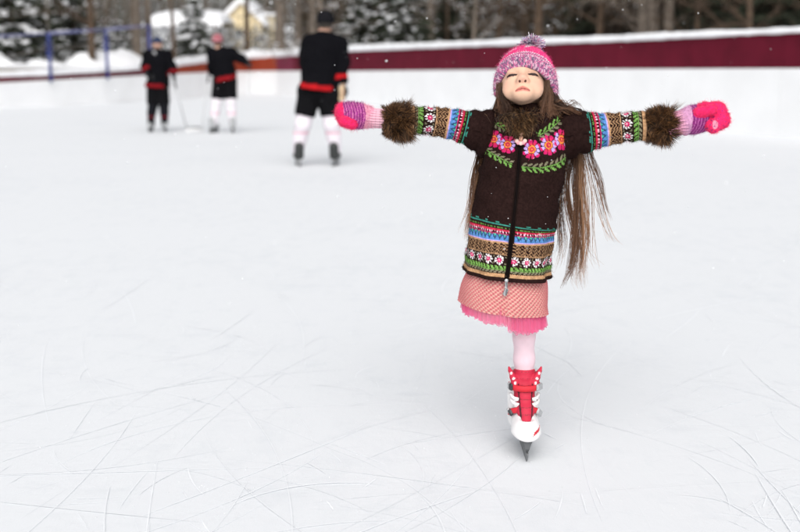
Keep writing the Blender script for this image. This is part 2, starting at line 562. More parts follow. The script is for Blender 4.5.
# ------------------------------------------------------------------ ice sheet and snowy ground outside the boards
bx = np.concatenate([np.linspace(-900, 249.6, 90), np.linspace(250, 1500, 80)])
bp_ = np.array([wall_pt(x)[0] for x in bx])
ctr = np.array([0.0, 2.0])
poly = np.concatenate([bp_, [[26, -12], [-26, -12]]])
V = np.concatenate([[[0, 6, 0]], np.c_[poly, np.zeros(len(poly))]])
n = len(poly)
F = np.array([[0, 1 + i, 1 + (i + 1) % n] for i in range(n)])[:, ::-1]
tag(mk('ice', V, F, M['ice'], smooth=False), kind='structure', label='scraped white rink ice covered in fine skate cuts')
gx = 2000.0
tag(mk('snow_ground', [[-gx, -60, -.06], [gx, -60, -.06], [gx, 3000, -.06], [-gx, 3000, -.06]], [[0, 1, 2, 3]], M['snow'], smooth=False),
    kind='structure', label='snow covered ground around the rink')

# snow banks heaped behind the end boards (one ridge of ploughed snow)
def ridge(name, pts, w, h, seed, kind='structure', label=None, step=.25):
    pts = smooth_path(pts, 400)
    s = np.concatenate([[0], np.cumsum(np.linalg.norm(np.diff(pts[:, :2], axis=0), axis=1))])
    m = int(s[-1] / step)
    P = np.stack([np.interp(np.linspace(0, s[-1], m), s, pts[:, j]) for j in range(3)], 1)
    D = np.gradient(P[:, :2], axis=0); D /= np.linalg.norm(D, axis=1, keepdims=True)
    Nn = np.stack([-D[:, 1], D[:, 0]], 1)
    k = 21; q = np.linspace(-1, 1, k)
    V = np.zeros((m, k, 3))
    V[:, :, :2] = P[:, None, :2] + Nn[:, None] * (q * w)[None, :, None]
    prof = (np.cos(q * PI) * .5 + .5) ** .8
    nz = vnoise(V * np.array([1, 1, 0]), .8, seed) * .22 + vnoise(V * np.array([1, 1, 0]), 2.6, seed + 1) * .10
    V[:, :, 2] = -.08 + P[:, None, 2] * prof[None] * (1 + nz)
    o = mk(name, V.reshape(-1, 3), grid_faces(m, k, wrap=False), M['snow'])
    return tag(o, label, kind=kind)
def gp(px, Y, z=0):
    q = at(px, 64, Y); return [q[0], q[1], z]
ridge('snow_bank', [gp(-300, 40, 1.6), gp(-100, 40, 1.6), gp(0, 41, 1.55), gp(80, 43, 1.65), gp(140, 46, 1.6), gp(190, 50, 1.3)], 2.2, 0, 11, label='bank of ploughed snow behind the end boards')
ridge('snow_bank', [gp(205, 54, 1.55), gp(240, 57, 1.75), gp(300, 56, 1.9), gp(380, 50, 1.9)], 2.0, 0, 15, label='snow bank at the far corner of the rink')
# skate cuts: shallow grooves and thrown-up ridges of frost, many short arcs crossing each other
rg = np.random.default_rng(404)
cv, cf, cc, nn_ = [], [], [], 0
for k in range(560):
    y0 = 2.1 + 7.5 * rg.random() ** 1.5; x0 = rg.uniform(-.42, .42) * (y0 + 1.2)
    L_ = rg.choice([rg.uniform(.08, .3), rg.uniform(.3, .9), rg.uniform(.9, 2.2)], p=[.5, .35, .15])
    hd_ = rg.normal(0, .8) + PI / 2 + (rg.random() < .3) * rg.uniform(-1.2, 1.2)
    cu = rg.normal(0, .9) / max(L_, .3) * .6
    m = int(8 + L_ * 14); t = np.linspace(0, 1, m)
    a_ = hd_ + cu * t * L_
    px_ = x0 + np.cumsum(np.cos(a_)) * L_ / m; py_ = y0 + np.cumsum(np.sin(a_)) * L_ / m
    wd = rg.uniform(.0007, .0022) * np.sin(np.pi * np.clip(t * .98 + .01, 0, 1)) ** .5 * (1 + .4 * vnoise(np.stack([t * 9, t * 0 + k, t * 0], 1), 1, 7))
    n0 = np.stack([-np.sin(a_), np.cos(a_)], 1)
    V = np.zeros((m, 2, 3)); V[:, 0, :2] = np.stack([px_, py_], 1) + n0 * wd[:, None]; V[:, 1, :2] = np.stack([px_, py_], 1) - n0 * wd[:, None]
    V[:, :, 2] = .0020 + .0000045 * k
    s_ = rg.uniform(.94, 1.0) if rg.random() < .75 else rg.uniform(1.04, 1.08)
    cv.append(V.reshape(-1, 3)); f_ = grid_faces(m, 2, wrap=False); cf.append(f_ + nn_); nn_ += 2 * m
    cc.append(np.tile(np.array([.855, .875, .895]) * s_, (2 * m, 1)))
M['cuts'] = mat('frosted_cut', attr=True, rough=.6, spec=.25)
tag(mk('skate_cuts', np.concatenate(cv), np.concatenate(cf), M['cuts'], col=np.concatenate(cc)), 'fine crossing skate cuts scored in the rink ice', kind='stuff')
# frost shavings lying loose on the ice
nS = 2600
ys = 2.1 + 6 * rg.random(nS) ** 1.4; xs_s = rg.uniform(-.42, .42, nS) * (ys + 1.2)
rS = rg.uniform(.0008, .0024, (nS, 1)) * np.array([1, 1, .6])
Vb, Fb = blobs(np.stack([xs_s, ys, np.full(nS, .0012)], 1), rS, 0, .2)
tag(mk('ice_shavings', Vb, Fb, M['snow']), 'tiny crumbs of ice shavings scattered over the rink', kind='stuff')

# low tan wall glimpsed between the snow banks
r = empty('garden_wall', (gp(20, 37)[0], 37, 0), 'low beige wall half buried in snow behind the end boards', 'wall')
B = np.array([gp(20, 37)[0], 37, 0])
a, b = np.array(gp(-180, 36)), np.array(gp(118, 37.5))
d = (b - a)[:2]; L_ = np.linalg.norm(d); ang = math.atan2(d[1], d[0])
Rz = np.array([[math.cos(ang), -math.sin(ang), 0], [math.sin(ang), math.cos(ang), 0], [0, 0, 1]])
c = (a + b) / 2
mk('wall_face', *bevbox([c[0], c[1], .53], [L_, .12, 1.14], .01, Rz), M['tan_wall'], r, B)
mk('snow_cap', *bevbox([c[0], c[1], 1.14], [L_ + .06, .3, .10], .04, Rz), M['snow'], r, B)

# ------------------------------------------------------------------ blue safety net frame on the end boards
posts = [(-70, 36, 40, 90), (50, 33.2, 33.5, 80), (107, 34.6, 29.5, 75), (150, 36.4, 25.5, 70)]
M['blue_rail'] = mat('blue_rail', (.16, .17, .36), .5)
fr = empty('net_frame', (*ground(50, 106)[:2], 0), 'blue tubular net frame standing behind the end boards', 'net frame')
B = np.array([*ground(50, 106)[:2], 0])
tops = []
for (px, _, top, _) in posts:
    g, zb, zt, zs = wall_pt(px)
    g2n = np.array([.88, -.47]); g = g + g2n * .085
    t = at(px, top, g[1]); t[0] = g[0] + (t[0] - g[0])
    x = at(px, 60, g[1])[0]
    tops.append(np.array([x, g[1], t[2]]))
    mk('post', *tube([[x, g[1], zb - .06], [x, g[1], t[2] + .03]], [.05, .05], 12), M['blue_paint'], fr, B)
for i in range(3):
    mk('rail', *tube([tops[i], tops[i + 1]], [.03, .03], 10), M['blue_rail'], fr, B)
for i in (1, 2):
    mk('clamp', *bevbox(tops[i] - np.array([0, 0, .42]), [.14, .14, .5], .02), M['blue_paint'], fr, B)
cab = []
for dz, sag in ((.55, .12), (.75, .2), (-.55, .1)):
    p = [tops[i] + np.array([0, 0, dz + .12 * i]) for i in range(4)]
    pts = []
    for i in range(3):
        for t in np.linspace(0, 1, 12, endpoint=(i == 2)):
            q = p[i] * (1 - t) + p[i + 1] * t; q = q - np.array([0, 0, sag * 4 * t * (1 - t)]); pts.append(q)
    mk('cable', *tube(pts, .011, 5), M['greybark'], fr, B)
for i in range(4):
    mk('mast', *tube([tops[i], tops[i] + np.array([0, 0, 1.5])], [.02, .015], 6), M['greybark'], fr, B)

# ================================================================== TREES
def quads(C, A, Bv):
    """C centre, A half-length vec, Bv half-width vec -> quads"""
    V = np.stack([C - A - Bv, C + A - Bv * .6, C + A + Bv * .6, C - A + Bv], 1)
    F = np.arange(len(C) * 4).reshape(-1, 4)
    return V.reshape(-1, 3), F

def unit(n):
    v = RNG.normal(0, 1, (n, 3)); return v / np.linalg.norm(v, axis=1, keepdims=True)

def spruce_mesh(h, spread, snow, seed):
    global RNG
    keep = RNG; RNG = np.random.default_rng(seed)
    tr = tube([[0, 0, -.1], [.02, 0, h * .4], [0, .01, h]], [h * .016 + .02, h * .011 + .01, .01], 9)
    C, A, Bw = [], [], []; SCc, SR = [], []
    z = .25
    while z < h * .97:
        f = z / h
        Lb = spread * (1 - f) ** .85 + .12
        nb = int(RNG.integers(6, 9))
        for k in range(nb):
            az = RNG.uniform(0, 2 * PI); Lk = Lb * RNG.uniform(.7, 1.1)
            dirv = np.array([math.cos(az), math.sin(az)])
            droop = RNG.uniform(.15, .38)
            m = max(5, int(Lk * 14))
            for t in np.linspace(.12, 1, m):
                p = np.array([*(dirv * Lk * t), z + .06 - droop * Lk * t ** 1.6 + .10 * Lk * max(0, t - .75)])
                wv = .30 * (1 - .65 * t) * min(1, Lb) + .05
                for q in range(5):
                    side = RNG.normal(0, 1) * wv
                    c = p + np.array([-dirv[1] * side, dirv[0] * side, RNG.normal(0, .03) - abs(side) * .3])
                    a = np.array([dirv[0] * .7 - dirv[1] * np.sign(side) * .7, dirv[1] * .7 + dirv[0] * np.sign(side) * .7, -.35 + RNG.normal(0, .2)])
                    a = a / np.linalg.norm(a) * RNG.uniform(.06, .13)
                    bb = np.cross(a, RNG.normal(0, 1, 3)); bb = bb / (np.linalg.norm(bb) + 1e-9) * RNG.uniform(.018, .04)
                    C.append(c); A.append(a); Bw.append(bb)
                if t > .2 and RNG.random() < snow:
                    SCc.append(p + np.array([RNG.normal(0, wv * .4), RNG.normal(0, wv * .4), .045]))
                    SR.append([RNG.uniform(.06, .15) * min(1.2, .6 + wv * 2), RNG.uniform(.06, .15) * min(1.2, .6 + wv * 2), RNG.uniform(.025, .06)])
        z += RNG.uniform(.16, .26) * (1 + .4 * (1 - f))
    nd = quads(np.array(C), np.array(A), np.array(Bw))
    sn = blobs(SCc, SR, 1, .15)
    RNG = keep
    return tr, nd, sn

def add_tree(name, kinds, loc, label, group, scale=1.0, rot=0.0, src=None):
    """first use builds, later uses copy the mesh data"""
    r = empty(name, loc, label, 'tree', group)
    r.rotation_euler[2] = rot; r.scale = (scale,) * 3
    for nm, geo, mm in kinds:
        if isinstance(geo, bpy.types.Mesh):
            o = bpy.data.objects.new(nm, geo); link(o, r)
        else:
            mk(nm, geo[0], geo[1], M[mm], r, None, col=(geo[2] if len(geo) > 2 and geo[2] is not None else None), smooth=(nm != 'needles'))
    return r

def meshes_of(root):
    return [(c.name.split('.')[0], c.data, None) for c in root.children]

T, Nd, Sn = spruce_mesh(6.5, 1.75, .42, 21)
big_spruce = add_tree('spruce_tree', [('trunk', T, 'bark'), ('needles', Nd, 'needles'), ('snow_clumps', Sn, 'snow')], gp(14, 44), 'large snow laden spruce at the far left edge behind the net frame', 'snowy spruces behind the end boards', 1.25)
BS = meshes_of(big_spruce)
T, Nd, Sn = spruce_mesh(3.2, 1.15, .55, 22)
sm_spruce = add_tree('spruce_tree', [('trunk', T, 'bark'), ('needles', Nd, 'needles'), ('snow_clumps', Sn, 'snow')], gp(196, 52), 'small young snowy spruce in front of the white house', 'snowy spruces behind the end boards', 1.35)
SSm = meshes_of(sm_spruce)
for px, Y, s, rt, lb, src in [
        (76, 50, 1.1, 1.0, 'snow loaded spruce between the first two blue posts', BS),
        (-45, 47, 1.3, 2.2, 'snowy spruce just outside the left edge of the picture', BS),
        (40, 62, 1.45, 4.2, 'tall dark spruce rising behind the snowy ones at far left', BS),
        (118, 46, .95, 3.0, 'short bushy snowy spruce beneath the blue rail', SSm),
        (62, 45, .8, 5.1, 'knee-high snowy spruce beside the brown tree trunk', SSm),
        (364, 54, 1.0, .4, 'snow dusted spruce right behind the tall hockey player', BS),
        (406, 50, 1.15, 1.9, 'snow dusted spruce above the striped mitten on the left', BS),
        (448, 57, 1.25, 3.1, 'snow dusted spruce left of the pompom hat', BS),
        (590, 56, 1.2, 5.2, 'sparse snowy spruce right of the pompom hat', BS),
        (345, 46, .9, 2.5, 'low snowy spruce peeking over the boards by the tall player', SSm),
        (425, 45, .95, 1.2, 'low snowy spruce over the boards left of the girl', SSm),
        (700, 44, 1.2, 2.0, 'dark spruce behind the boards above the right mitten', BS),
        (770, 38, 1.15, 3.7, 'dark spruce near the top right corner', BS),
        (850, 36, 1.2, 4.4, 'dark spruce beyond the right edge of the picture', BS)]:
    kk = src
    if px > 420: kk = [k for k in src if k[0] != 'snow_clumps']
    add_tree('spruce_tree', kk, gp(px, Y), lb, 'snowy spruces behind the boards' if px > 300 else 'snowy spruces behind the end boards', s, rt)

def bare_mesh(h, r0, seed, nbr=26, low=.25, snow=.5, lean=.0):
    rg = np.random.default_rng(seed)
    trunk = smooth_path([[0, 0, -.1], [lean * h * .3 + rg.normal(0, .03), rg.normal(0, .05), h * .3], [lean * h * .6 + rg.normal(0, .08), rg.normal(0, .1), h * .65], [lean * h, rg.normal(0, .15), h]], 14)
    tr = tube(trunk, np.linspace(r0, r0 * .25, 14), 10)
    parts = []; tw = []; sn = []
    for k in range(nbr):
        f = rg.uniform(low, .97); p0 = trunk[int(f * 13)]
        az = rg.uniform(0, 2 * PI); L = h * rg.uniform(.14, .30) * (1.15 - f * .6)
        up = rg.uniform(.1, .9)
        d = np.array([math.cos(az), math.sin(az), up]); d /= np.linalg.norm(d)
        pts = [p0]
        for j in range(5):
            d = d + rg.normal(0, .16, 3); d[2] -= .02; d /= np.linalg.norm(d)
            pts.append(pts[-1] + d * L / 5)
        pts = np.array(pts)
        parts.append(tube(pts, np.linspace(r0 * .28, r0 * .06, 6), 5))
        for j in range(14):
            q = pts[rg.integers(1, 6)] + rg.normal(0, .02, 3)
            e = d + rg.normal(0, .6, 3); e /= np.linalg.norm(e)
            l2 = L * rg.uniform(.15, .45)
            tp = np.stack([q, q + e * l2 * .5 + rg.normal(0, .03, 3), q + e * l2 + np.array([0, 0, -.06 * l2])])
            tw.append(tp)
            if rg.random() < snow:
                sn.append((tp[0] + tp[1]) / 2 + np.array([0, 0, .02]))
    TW = strands(np.array(tw), np.array([.010, .007, .003]) * (1 + h * .05), 3)
    Vb, Fb, _ = join(parts + [TW])
    sn = np.array(sn)
    S_ = blobs(sn, np.stack([rg.uniform(.03, .09, len(sn)), rg.uniform(.03, .09, len(sn)), rg.uniform(.015, .035, len(sn))], 1), 0, .1)
    return tr, (Vb, Fb), S_

protos = []
for i, (h, r0, sd, low, sn_) in enumerate([(9, .13, 31, .22, .5), (11, .19, 32, .3, .35), (7, .08, 33, .12, .6), (12, .17, 34, .62, .3)]):
    protos.append(bare_mesh(h, r0, sd, 30, low, sn_))
specials = [
    (92, 43, 1, .9, 'bark', 'brown trunked bare tree standing between the blue posts'),
    (137, 52, 3, 1.5, 'greybark', 'thick grey tree trunk left of the bearded player'),
    (148, 53, 3, 1.3, 'greybark', 'pale grey trunk just left of the third blue post'),
    (175, 45, 3, .65, 'bark', 'thin dark trunk just right of the leftmost player'),
    (249, 56, 3, 1.0, 'bark', 'dark straight trunk in front of the yellow house'),
    (281, 53, 3, 1.55, 'greybark', 'broad grey brown trunk right of the yellow house'),
    (300, 56, 1, 1.2, 'greybark', 'grey trunk directly left of the tall player'),
]
rg = random.Random(3)
labels_w = ['left of the pompom', 'above the pompom', 'right of the pompom', 'above the girl\'s right-hand sleeve', 'toward the right edge']
first = {}
def put_bare(px, Y, pi, sc, bk, label, group=None, rt=0):
    
    key = (pi, bk)
    if key not in first:
        tr, br, sn = protos[pi]
        r = add_tree('bare_tree', [('trunk', tr, bk), ('branches', br, bk), ('snow_clumps', sn, 'snow')], gp(px, Y), label, group, sc, rt)
        first[key] = meshes_of(r)
    else:
        r = add_tree('bare_tree', [k_ for k_ in first[key] if px < 540 or k_[0] != 'snow_clumps'], gp(px, Y), label, group, sc, rt)
    return r
for i, (px, Y, pi, sc, bk, lb) in enumerate(specials):
    put_bare(px, Y, pi, sc, bk, lb, 'bare trees behind the end boards', i * 1.3)
k = 0
for px in np.arange(312, 900, 11.5):
    Y = rg.uniform(44, 78) if px < 640 else rg.uniform(34, 62)
    pi = rg.choice([0, 1, 2, 2]); bk = 'greybark' if (px < 480 or 625 < px < 675) and rg.random() < .8 else 'bark'
    put_bare(px + rg.uniform(-4, 4), Y, pi, rg.uniform(.8, 1.35), bk, 'bare winter tree in the dense wood behind the dark red boards', 'bare trees of the wood behind the long boards', rg.uniform(0, 6))
for px in (640, 655, 668):
    put_bare(px, 40 + (px % 7), 1, 1.2, 'greybark', 'pale grey trunk among the dark wood above the right-hand fur cuff', 'pale trunks above the right-hand fur cuff', px)

# far-off wood: brush, twigs and trunks that read as one mass
def wood(name, pxs, Y0, Y1, nt, nq, ztop, palette, snowfrac, seed, label):
    rg = np.random.default_rng(seed)
    Y = rg.uniform(Y0, Y1, nt); px = rg.uniform(pxs[0], pxs[1], nt)
    X = (px - 400) / FPX * Y / CP * .97
    h = rg.uniform(.7, 1.2, nt) * ztop
    P = np.stack([np.stack([X, Y, h * 0 - .1], 1), np.stack([X + rg.normal(0, .15, nt), Y, h * .5], 1), np.stack([X + rg.normal(0, .3, nt), Y, h], 1)], 1)
    R = rg.uniform(.03, .12, nt)[:, None] * np.array([1, .8, .3])
    A = strands(P, R, 4)
    pal = np.array(palette)
    ca = np.repeat(pal[rg.integers(0, len(pal), nt)] * rg.uniform(.6, 1.2, (nt, 1)), 12, axis=0)
    Y = rg.uniform(Y0, Y1, nq); px = rg.uniform(pxs[0], pxs[1], nq)
    X = (px - 400) / FPX * Y / CP * .97
    Z = rg.uniform(0, 1, nq) ** 1.15 * ztop
    C = np.stack([X, Y, Z], 1)
    d = rg.normal(0, 1, (nq, 3)); d[:, 2] *= .8; d /= np.linalg.norm(d, axis=1, keepdims=True)
    L = rg.uniform(.15, .7, nq)[:, None]
    bb = np.cross(d, rg.normal(0, 1, (nq, 3))); bb /= np.linalg.norm(bb, axis=1, keepdims=True)
    W = rg.uniform(.015, .075, nq)[:, None]
    B_ = quads(C, d * L * .5, bb * W)
    cl = pal[rg.integers(0, len(pal), nq)] * rg.uniform(.5, 1.25, (nq, 1))
    clump = vnoise(C * np.array([1, .6, 1.4]), .8, seed) * .5 + .5
    sn = rg.random(nq) < snowfrac * np.clip(clump * 2.4 - .45, .02, 2)
    cl[sn] = np.array([.62, .64, .66])
    cb = np.repeat(cl, 4, axis=0)
    V, F, C_ = join([(A[0], A[1], ca), (B_[0], B_[1], cb)])
    return tag(mk(name, V, F, M['twigs'], col=C_, smooth=False), label, kind='stuff')
brown = [(.105, .070, .040), (.060, .045, .026), (.14, .098, .060), (.050, .046, .028)]
grey = [(.14, .13, .12), (.10, .09, .08), (.07, .07, .06), (.18, .17, .16)]
dark = [(.030, .018, .010), (.055, .030, .014), (.020, .015, .008), (.016, .015, .009)]
wood('far_wood', (-900, 330), 112, 150, 1600, 90000, 16, grey + brown, .35, 41, 'far-off grey winter wood behind the houses')
wood('brush_wood', (298, 660), 60, 92, 900, 75000, 8.5, brown + brown + grey[1:3], .15, 42, 'dense snowy brush and thin trunks behind the long boards')
wood('dark_wood', (600, 1700), 46, 80, 1500, 130000, 7.5, dark, .025, 43, 'dark brown wood behind the right-hand end of the boards')
wood('undergrowth', (-150, 300), 56, 76, 120, 9000, 3.2, grey, .5, 44, 'snowy undergrowth below the far trees')

# ================================================================== HOUSES
def plaster(name, col): 
    m = mat(name, col, .85, noise=.06, nscale=.6); return m
M['cream'] = plaster('cream_siding', (.72, .60, .38))
M['cream_pale'] = plaster('pale_cream_siding', (.66, .58, .42))
M['white_siding'] = plaster('white_siding', (.50, .51, .53))
M['glass'] = mat('window_glass', (.05, .06, .07), .12)
M['frame'] = mat('window_frame', (.6, .6, .6), .6)

def house(name, px0, px1, Y, depth, pe, pr, wallm, label, gable=True, windows=(), grooves=0):
    """gable end faces the rink; pe, pr = image rows of eaves and ridge"""
    xa = at(px0, 60, Y)[0]; xb = at(px1, 60, Y)[0]; ze = at(px0, pe, Y)[2]; zr = at(px0, pr, Y)[2]
    B = np.array([(xa + xb) / 2, Y, 0]); r = empty(name, B, label, 'house')
    w = (xb - xa) / 2; cx = B[0]
    if gable:
        prof = [(-w, -.1), (w, -.1), (w, ze), (0, zr), (-w, ze)]
        V = [[cx + a, Y + yy, z] for yy in (0, depth) for a, z in prof]
        F5 = [[0, 1, 2, 3, 4], [9, 8, 7, 6, 5]]; F4 = [[0, 5, 6, 1], [1, 6, 7, 2], [2, 7, 8, 3], [3, 8, 9, 4], [4, 9, 5, 0]]
        mk('wall', V, [np.array(F5), np.array(F4)], wallm, r, B, smooth=False)
        ov = .45; th = .55
        sl = (zr - ze) / w
        for sg in (-1, 1):
            lo = np.array([cx + sg * (w + ov), ze - ov * sl]); hi = np.array([cx, zr])
            V = []
            for yy in (-ov, depth + ov):
                for (x_, z_), t in ((lo, .03), (hi, .03), (hi, .03 + th), (lo, .03 + th * .9)):
                    V.append([x_, Y + yy, z_ + t])
            F = [[0, 1, 2, 3], [7, 6, 5, 4], [0, 4, 5, 1], [1, 5, 6, 2], [2, 6, 7, 3], [3, 7, 4, 0]]
            o = mk('roof_snow', V, np.array(F), M['snow'], r, B, smooth=False)
    else:
        mk('wall', *box([cx, Y + depth / 2, ze / 2 - .05], [2 * w, depth, ze + .1]), wallm, r, B, smooth=False)
        V = []
        ov = .4
        nx = 40; ny = 14
        X, Yq = np.meshgrid(np.linspace(-w - ov, w + ov, nx), np.linspace(-ov, depth + ov, ny))
        t = np.clip((Yq + ov) / (depth + 2 * ov), 0, 1)
        e = np.clip(1 - np.abs(X / (w + ov)) ** 6, 0, 1) ** .5
        Z = ze + .05 + (zr - ze) * (np.sin(np.clip(t * PI * .9 + .25, 0, PI)) ** .6) * (.35 + .65 * e) + .08 * vnoise(np.stack([X, Yq, X * 0], -1), .8, 9)
        top = np.stack([cx + X, Y + Yq, Z], -1).reshape(-1, 3); bot = top.copy(); bot[:, 2] = ze + .02
        F = grid_faces(ny, nx, wrap=False)
        edge = []
        for j in range(nx - 1): edge += [[j, j + 1 + nx * ny * 0, nx * ny + j + 1, nx * ny + j][::-1]]
        Vv, Ff = np.concatenate([top, bot]), np.concatenate([F, np.array(edge)])
        mk('roof_snow', Vv, Ff, M['snow'], r, B)
    for g in range(grooves):
        z = .5 + g * (ze - .6) / max(1, grooves)
        mk('siding_board', *box([cx, Y - .03, z], [2 * w - .04, .05, (ze - .6) / grooves * .62]), wallm, r, B, smooth=False)
    for (wx, wy, ww, wh) in windows:
        c = at(wx, wy, Y - .02); sw = ww * Y / FPX; sh = wh * Y / FPX
        f = mk('window', *bevbox([c[0], Y - .05, c[2]], [sw, .14, sh], .02), M['frame'], r, B, smooth=False)
        for sx in (-1, 1):
            mk('pane', *box([c[0] + sx * sw * .235, Y - .125, c[2]], [sw * .4, .03, sh * .84]), M['glass'], f, B, smooth=False)
    return r
house('yellow_house', 223, 262, 95, 9, 22, 3, M['cream'], 'pale yellow gabled house with small dark window behind the rink', True, [(238.5, 34, 9, 9)])
house('cream_annex', 264, 275, 97, 6, 16, 13, M['cream_pale'], 'narrow cream outbuilding beside the yellow house', False)
house('white_house', 150, 219, 88, 8, 27, 9, M['white_siding'], 'white clapboard house under a thick snowy roof', False, [(187, 42, 7, 8), (207, 42, 7, 8)], grooves=5)
house('white_shed', 284, 322, 92, 6, 38, 24, M['white_siding'], 'snow covered white shed half hidden behind the grey trunks', False)
# ================================================================== THE GIRL
GY = 3.48                       # distance of her body plane
PX = 3.48 / FPX * 1.003         # one photo pixel at that distance, in metres
def P(px, py, dy=0.0):
    return at(px, py, GY + dy)
foot = P(522, 461, -.10); GB = np.array([foot[0], GY, 0.0])

def rot_x(a): c, s = math.cos(a), math.sin(a); return np.array([[1, 0, 0], [0, c, -s], [0, s, c]])
def rot_y(a): c, s = math.cos(a), math.sin(a); return np.array([[c, 0, s], [0, 1, 0], [-s, 0, c]])
def rot_z(a): c, s = math.cos(a), math.sin(a); return np.array([[c, -s, 0], [s, c, 0], [0, 0, 1]])

# ---------------- head frame: x to the viewer's right, y backwards, z up
HR = rot_z(math.radians(-7)) @ rot_y(math.radians(-2)) @ rot_x(math.radians(-35))
HS = 1.10
eye_w = P(522.6, 73.6, -.065)
HC = eye_w - HR @ (np.array([0, -.085, 0]) * HS)
def to_head(p): return ((p - HC.astype(np.float32)) @ HR.astype(np.float32)) / np.float32(HS)
def from_head(q): return (np.asarray(q) * HS) @ HR.T + HC

neck_w = P(523, 122, .015)
def head_sdf(p):
    q = to_head(p); a = np.abs(q[..., 0]); qs = q.copy(); qs[..., 0] = a
    d = s_ell(q, (0, .008, .036), (.066, .084, .070))
    d = smin(d, s_ell(q, (0, -.026, -.008), (.057, .058, .040)), .03)
    d = smin(d, s_ell(q, (0, -.044, -.042), (.031, .034, .024)), .024)          # jaw
    d = smin(d, s_ell(q, (0, -.068, -.062), (.017, .014, .012)), .020)          # chin
    d = smin(d, s_ell(qs, (.033, -.056, -.034), (.023, .022, .026)), .020)      # cheeks
    d = smin(d, s_ell(q, (0, -.072, .030), (.045, .02, .022)), .025)            # brow
    d = smax(d, -s_ell(qs, (.029, -.096, .002), (.017, .015, .010)), .012)      # sockets
    d = smin(d, s_ell(qs, (.029, -.0735, -.000), (.0160, .0115, .0115)), .006)    # lids over eyeballs
    d = smin(d, s_cap(q, (0, -.080, .006), (0, -.097, -.021), .0055, .0090), .016)  # nose
    d = smin(d, s_ell(q, (0, -.0985, -.0240), (.0105, .0090, .0075)), .008)
    d = smin(d, s_ell(qs, (.0105, -.088, -.026), (.0058, .0085, .0055)), .013)
    d = smax(d, -s_ell(qs, (.0076, -.0960, -.0325), (.0028, .0040, .0036)), .002)   # nostrils
    d = smax(d, -s_cap(q, (0, -.094, -.038), (0, -.090, -.046), .0016), .004)       # philtrum
    d = smin(d, s_ell(q, (0, -.078, -.056), (.024, .014, .014)), .022)              # muzzle
    d = smin(d, s_cap(qs, (0, -.0915, -.0500), (.0205, -.080, -.0568), .0040, .0022), .004)  # upper lip
    d = smin(d, s_cap(qs, (0, -.0895, -.0580), (.0170, -.080, -.0600), .0044, .0024), .004)  # lower lip
    d = smax(d, -s_cap(qs, (0, -.0960, -.0545), (.0215, -.0825, -.0590), .0011), .002)       # lip line
    d = smin(d, s_ell(qs, (.064, .012, -.006), (.007, .015, .022)), .008)           # ears
    d = smin(d, s_cap(p, HC + HR @ np.array([0, .012, -.020]), neck_w, .036, .038), .008)
    return d
lo = HC - np.array([.12, .15, .15]); hi = HC + np.array([.12, .14, .15])
HV, HF = surf(head_sdf, lo, hi, .0017)
q = to_head(HV.astype(np.float32)).astype(float); a = np.abs(q[:, 0])
skin = np.array([.68, .44, .315])
hc = np.tile(skin, (len(q), 1))
hc *= (1 + .05 * vnoise(q, 60, 2))[:, None]
def blend(c, m, col):
    m = np.clip(m, 0, 1)[:, None]; return c * (1 - m) + np.array(col) * m
def g2(x, y, sx, sy): return np.exp(-((x / sx) ** 2 + (y / sy) ** 2))
front = (q[:, 1] < -.04)
hc = blend(hc, g2(a - .040, q[:, 2] + .030, .018, .016) * .40 * front, (.66, .30, .24))
hc = blend(hc, g2(q[:, 0], q[:, 2] + .026, .014, .012) * .45 * front, (.66, .30, .24))
hc = blend(hc, g2(a - .029, q[:, 2] - .001, .017, .008) * .30 * front, (.50, .30, .23))
# lips
lipc = -.0585 + a * .0
lw = .0205
lz = q[:, 2] + .0545 + .0047 * (a / .0205) ** 1.6
lip = np.clip(1 - np.abs(lz) / (.0088 * np.sqrt(np.clip(1 - (a / lw) ** 2, 0, 1)) + 1e-4), 0, 1) * (a < lw) * (q[:, 1] < -.075)
hc = blend(hc, lip * 2.2, (.50, .155, .125))
hc = blend(hc, (np.abs(lz) < .0012) * (a < .020) * (q[:, 1] < -.07) * .85, (.20, .05, .04))
# narrow dark slits of the nearly closed eyes, lashes and thin brows
xe = (a - .029)
slit = (np.abs(q[:, 2] - (-.0028 - 2 * xe ** 2 - .10 * xe)) < .0031 * np.sqrt(np.clip(1 - (xe / .0145) ** 2, 0, 1)) + .0006) & (np.abs(xe) < .0145) & front
hc = blend(hc, np.exp(-((q[:, 2] - .001) / .0055) ** 2 - (xe / .015) ** 2) * front * .45, (.34, .20, .15))  # soft shade round the lids, painted into the skin colour
hc = blend(hc, np.exp(-((q[:, 2] - (-.0028 - 2 * xe ** 2 - .10 * xe)) / .0042) ** 2) * (np.abs(xe) < .015) * front * .5, (.30, .13, .10))  # reddish shading along the slit, also painted in
hc = blend(hc, slit * 1.0, (.020, .008, .007))
crease_shade = np.exp(-((q[:, 2] - (.0062 - 4 * xe ** 2 - .10 * xe)) / .0016) ** 2) * (np.abs(xe) < .014) * front
hc = blend(hc, crease_shade * .45, (.36, .19, .14))  # shade in the eyelid fold, painted as colour
lidw = np.exp(-((q[:, 2] - (-.0072 + 14 * xe ** 2)) / .0013) ** 2) * (np.abs(xe) < .011) * front
hc = blend(hc, lidw * .0, (.62, .52, .48))
brow = np.exp(-((q[:, 2] - (.0150 - 9 * (xe - .004) ** 2)) / .0026) ** 2) * (np.abs(xe) < .018) * front
hc = blend(hc, brow * .0, (.17, .10, .065))
nost = s_ell(np.stack([a, q[:, 1], q[:, 2]], 1), (.0076, -.0955, -.0320), (.0030, .0044, .0036)) < .0004
hc = blend(hc, nost * .9, (.10, .03, .025))  # dark of the nostril holes deepened by colour

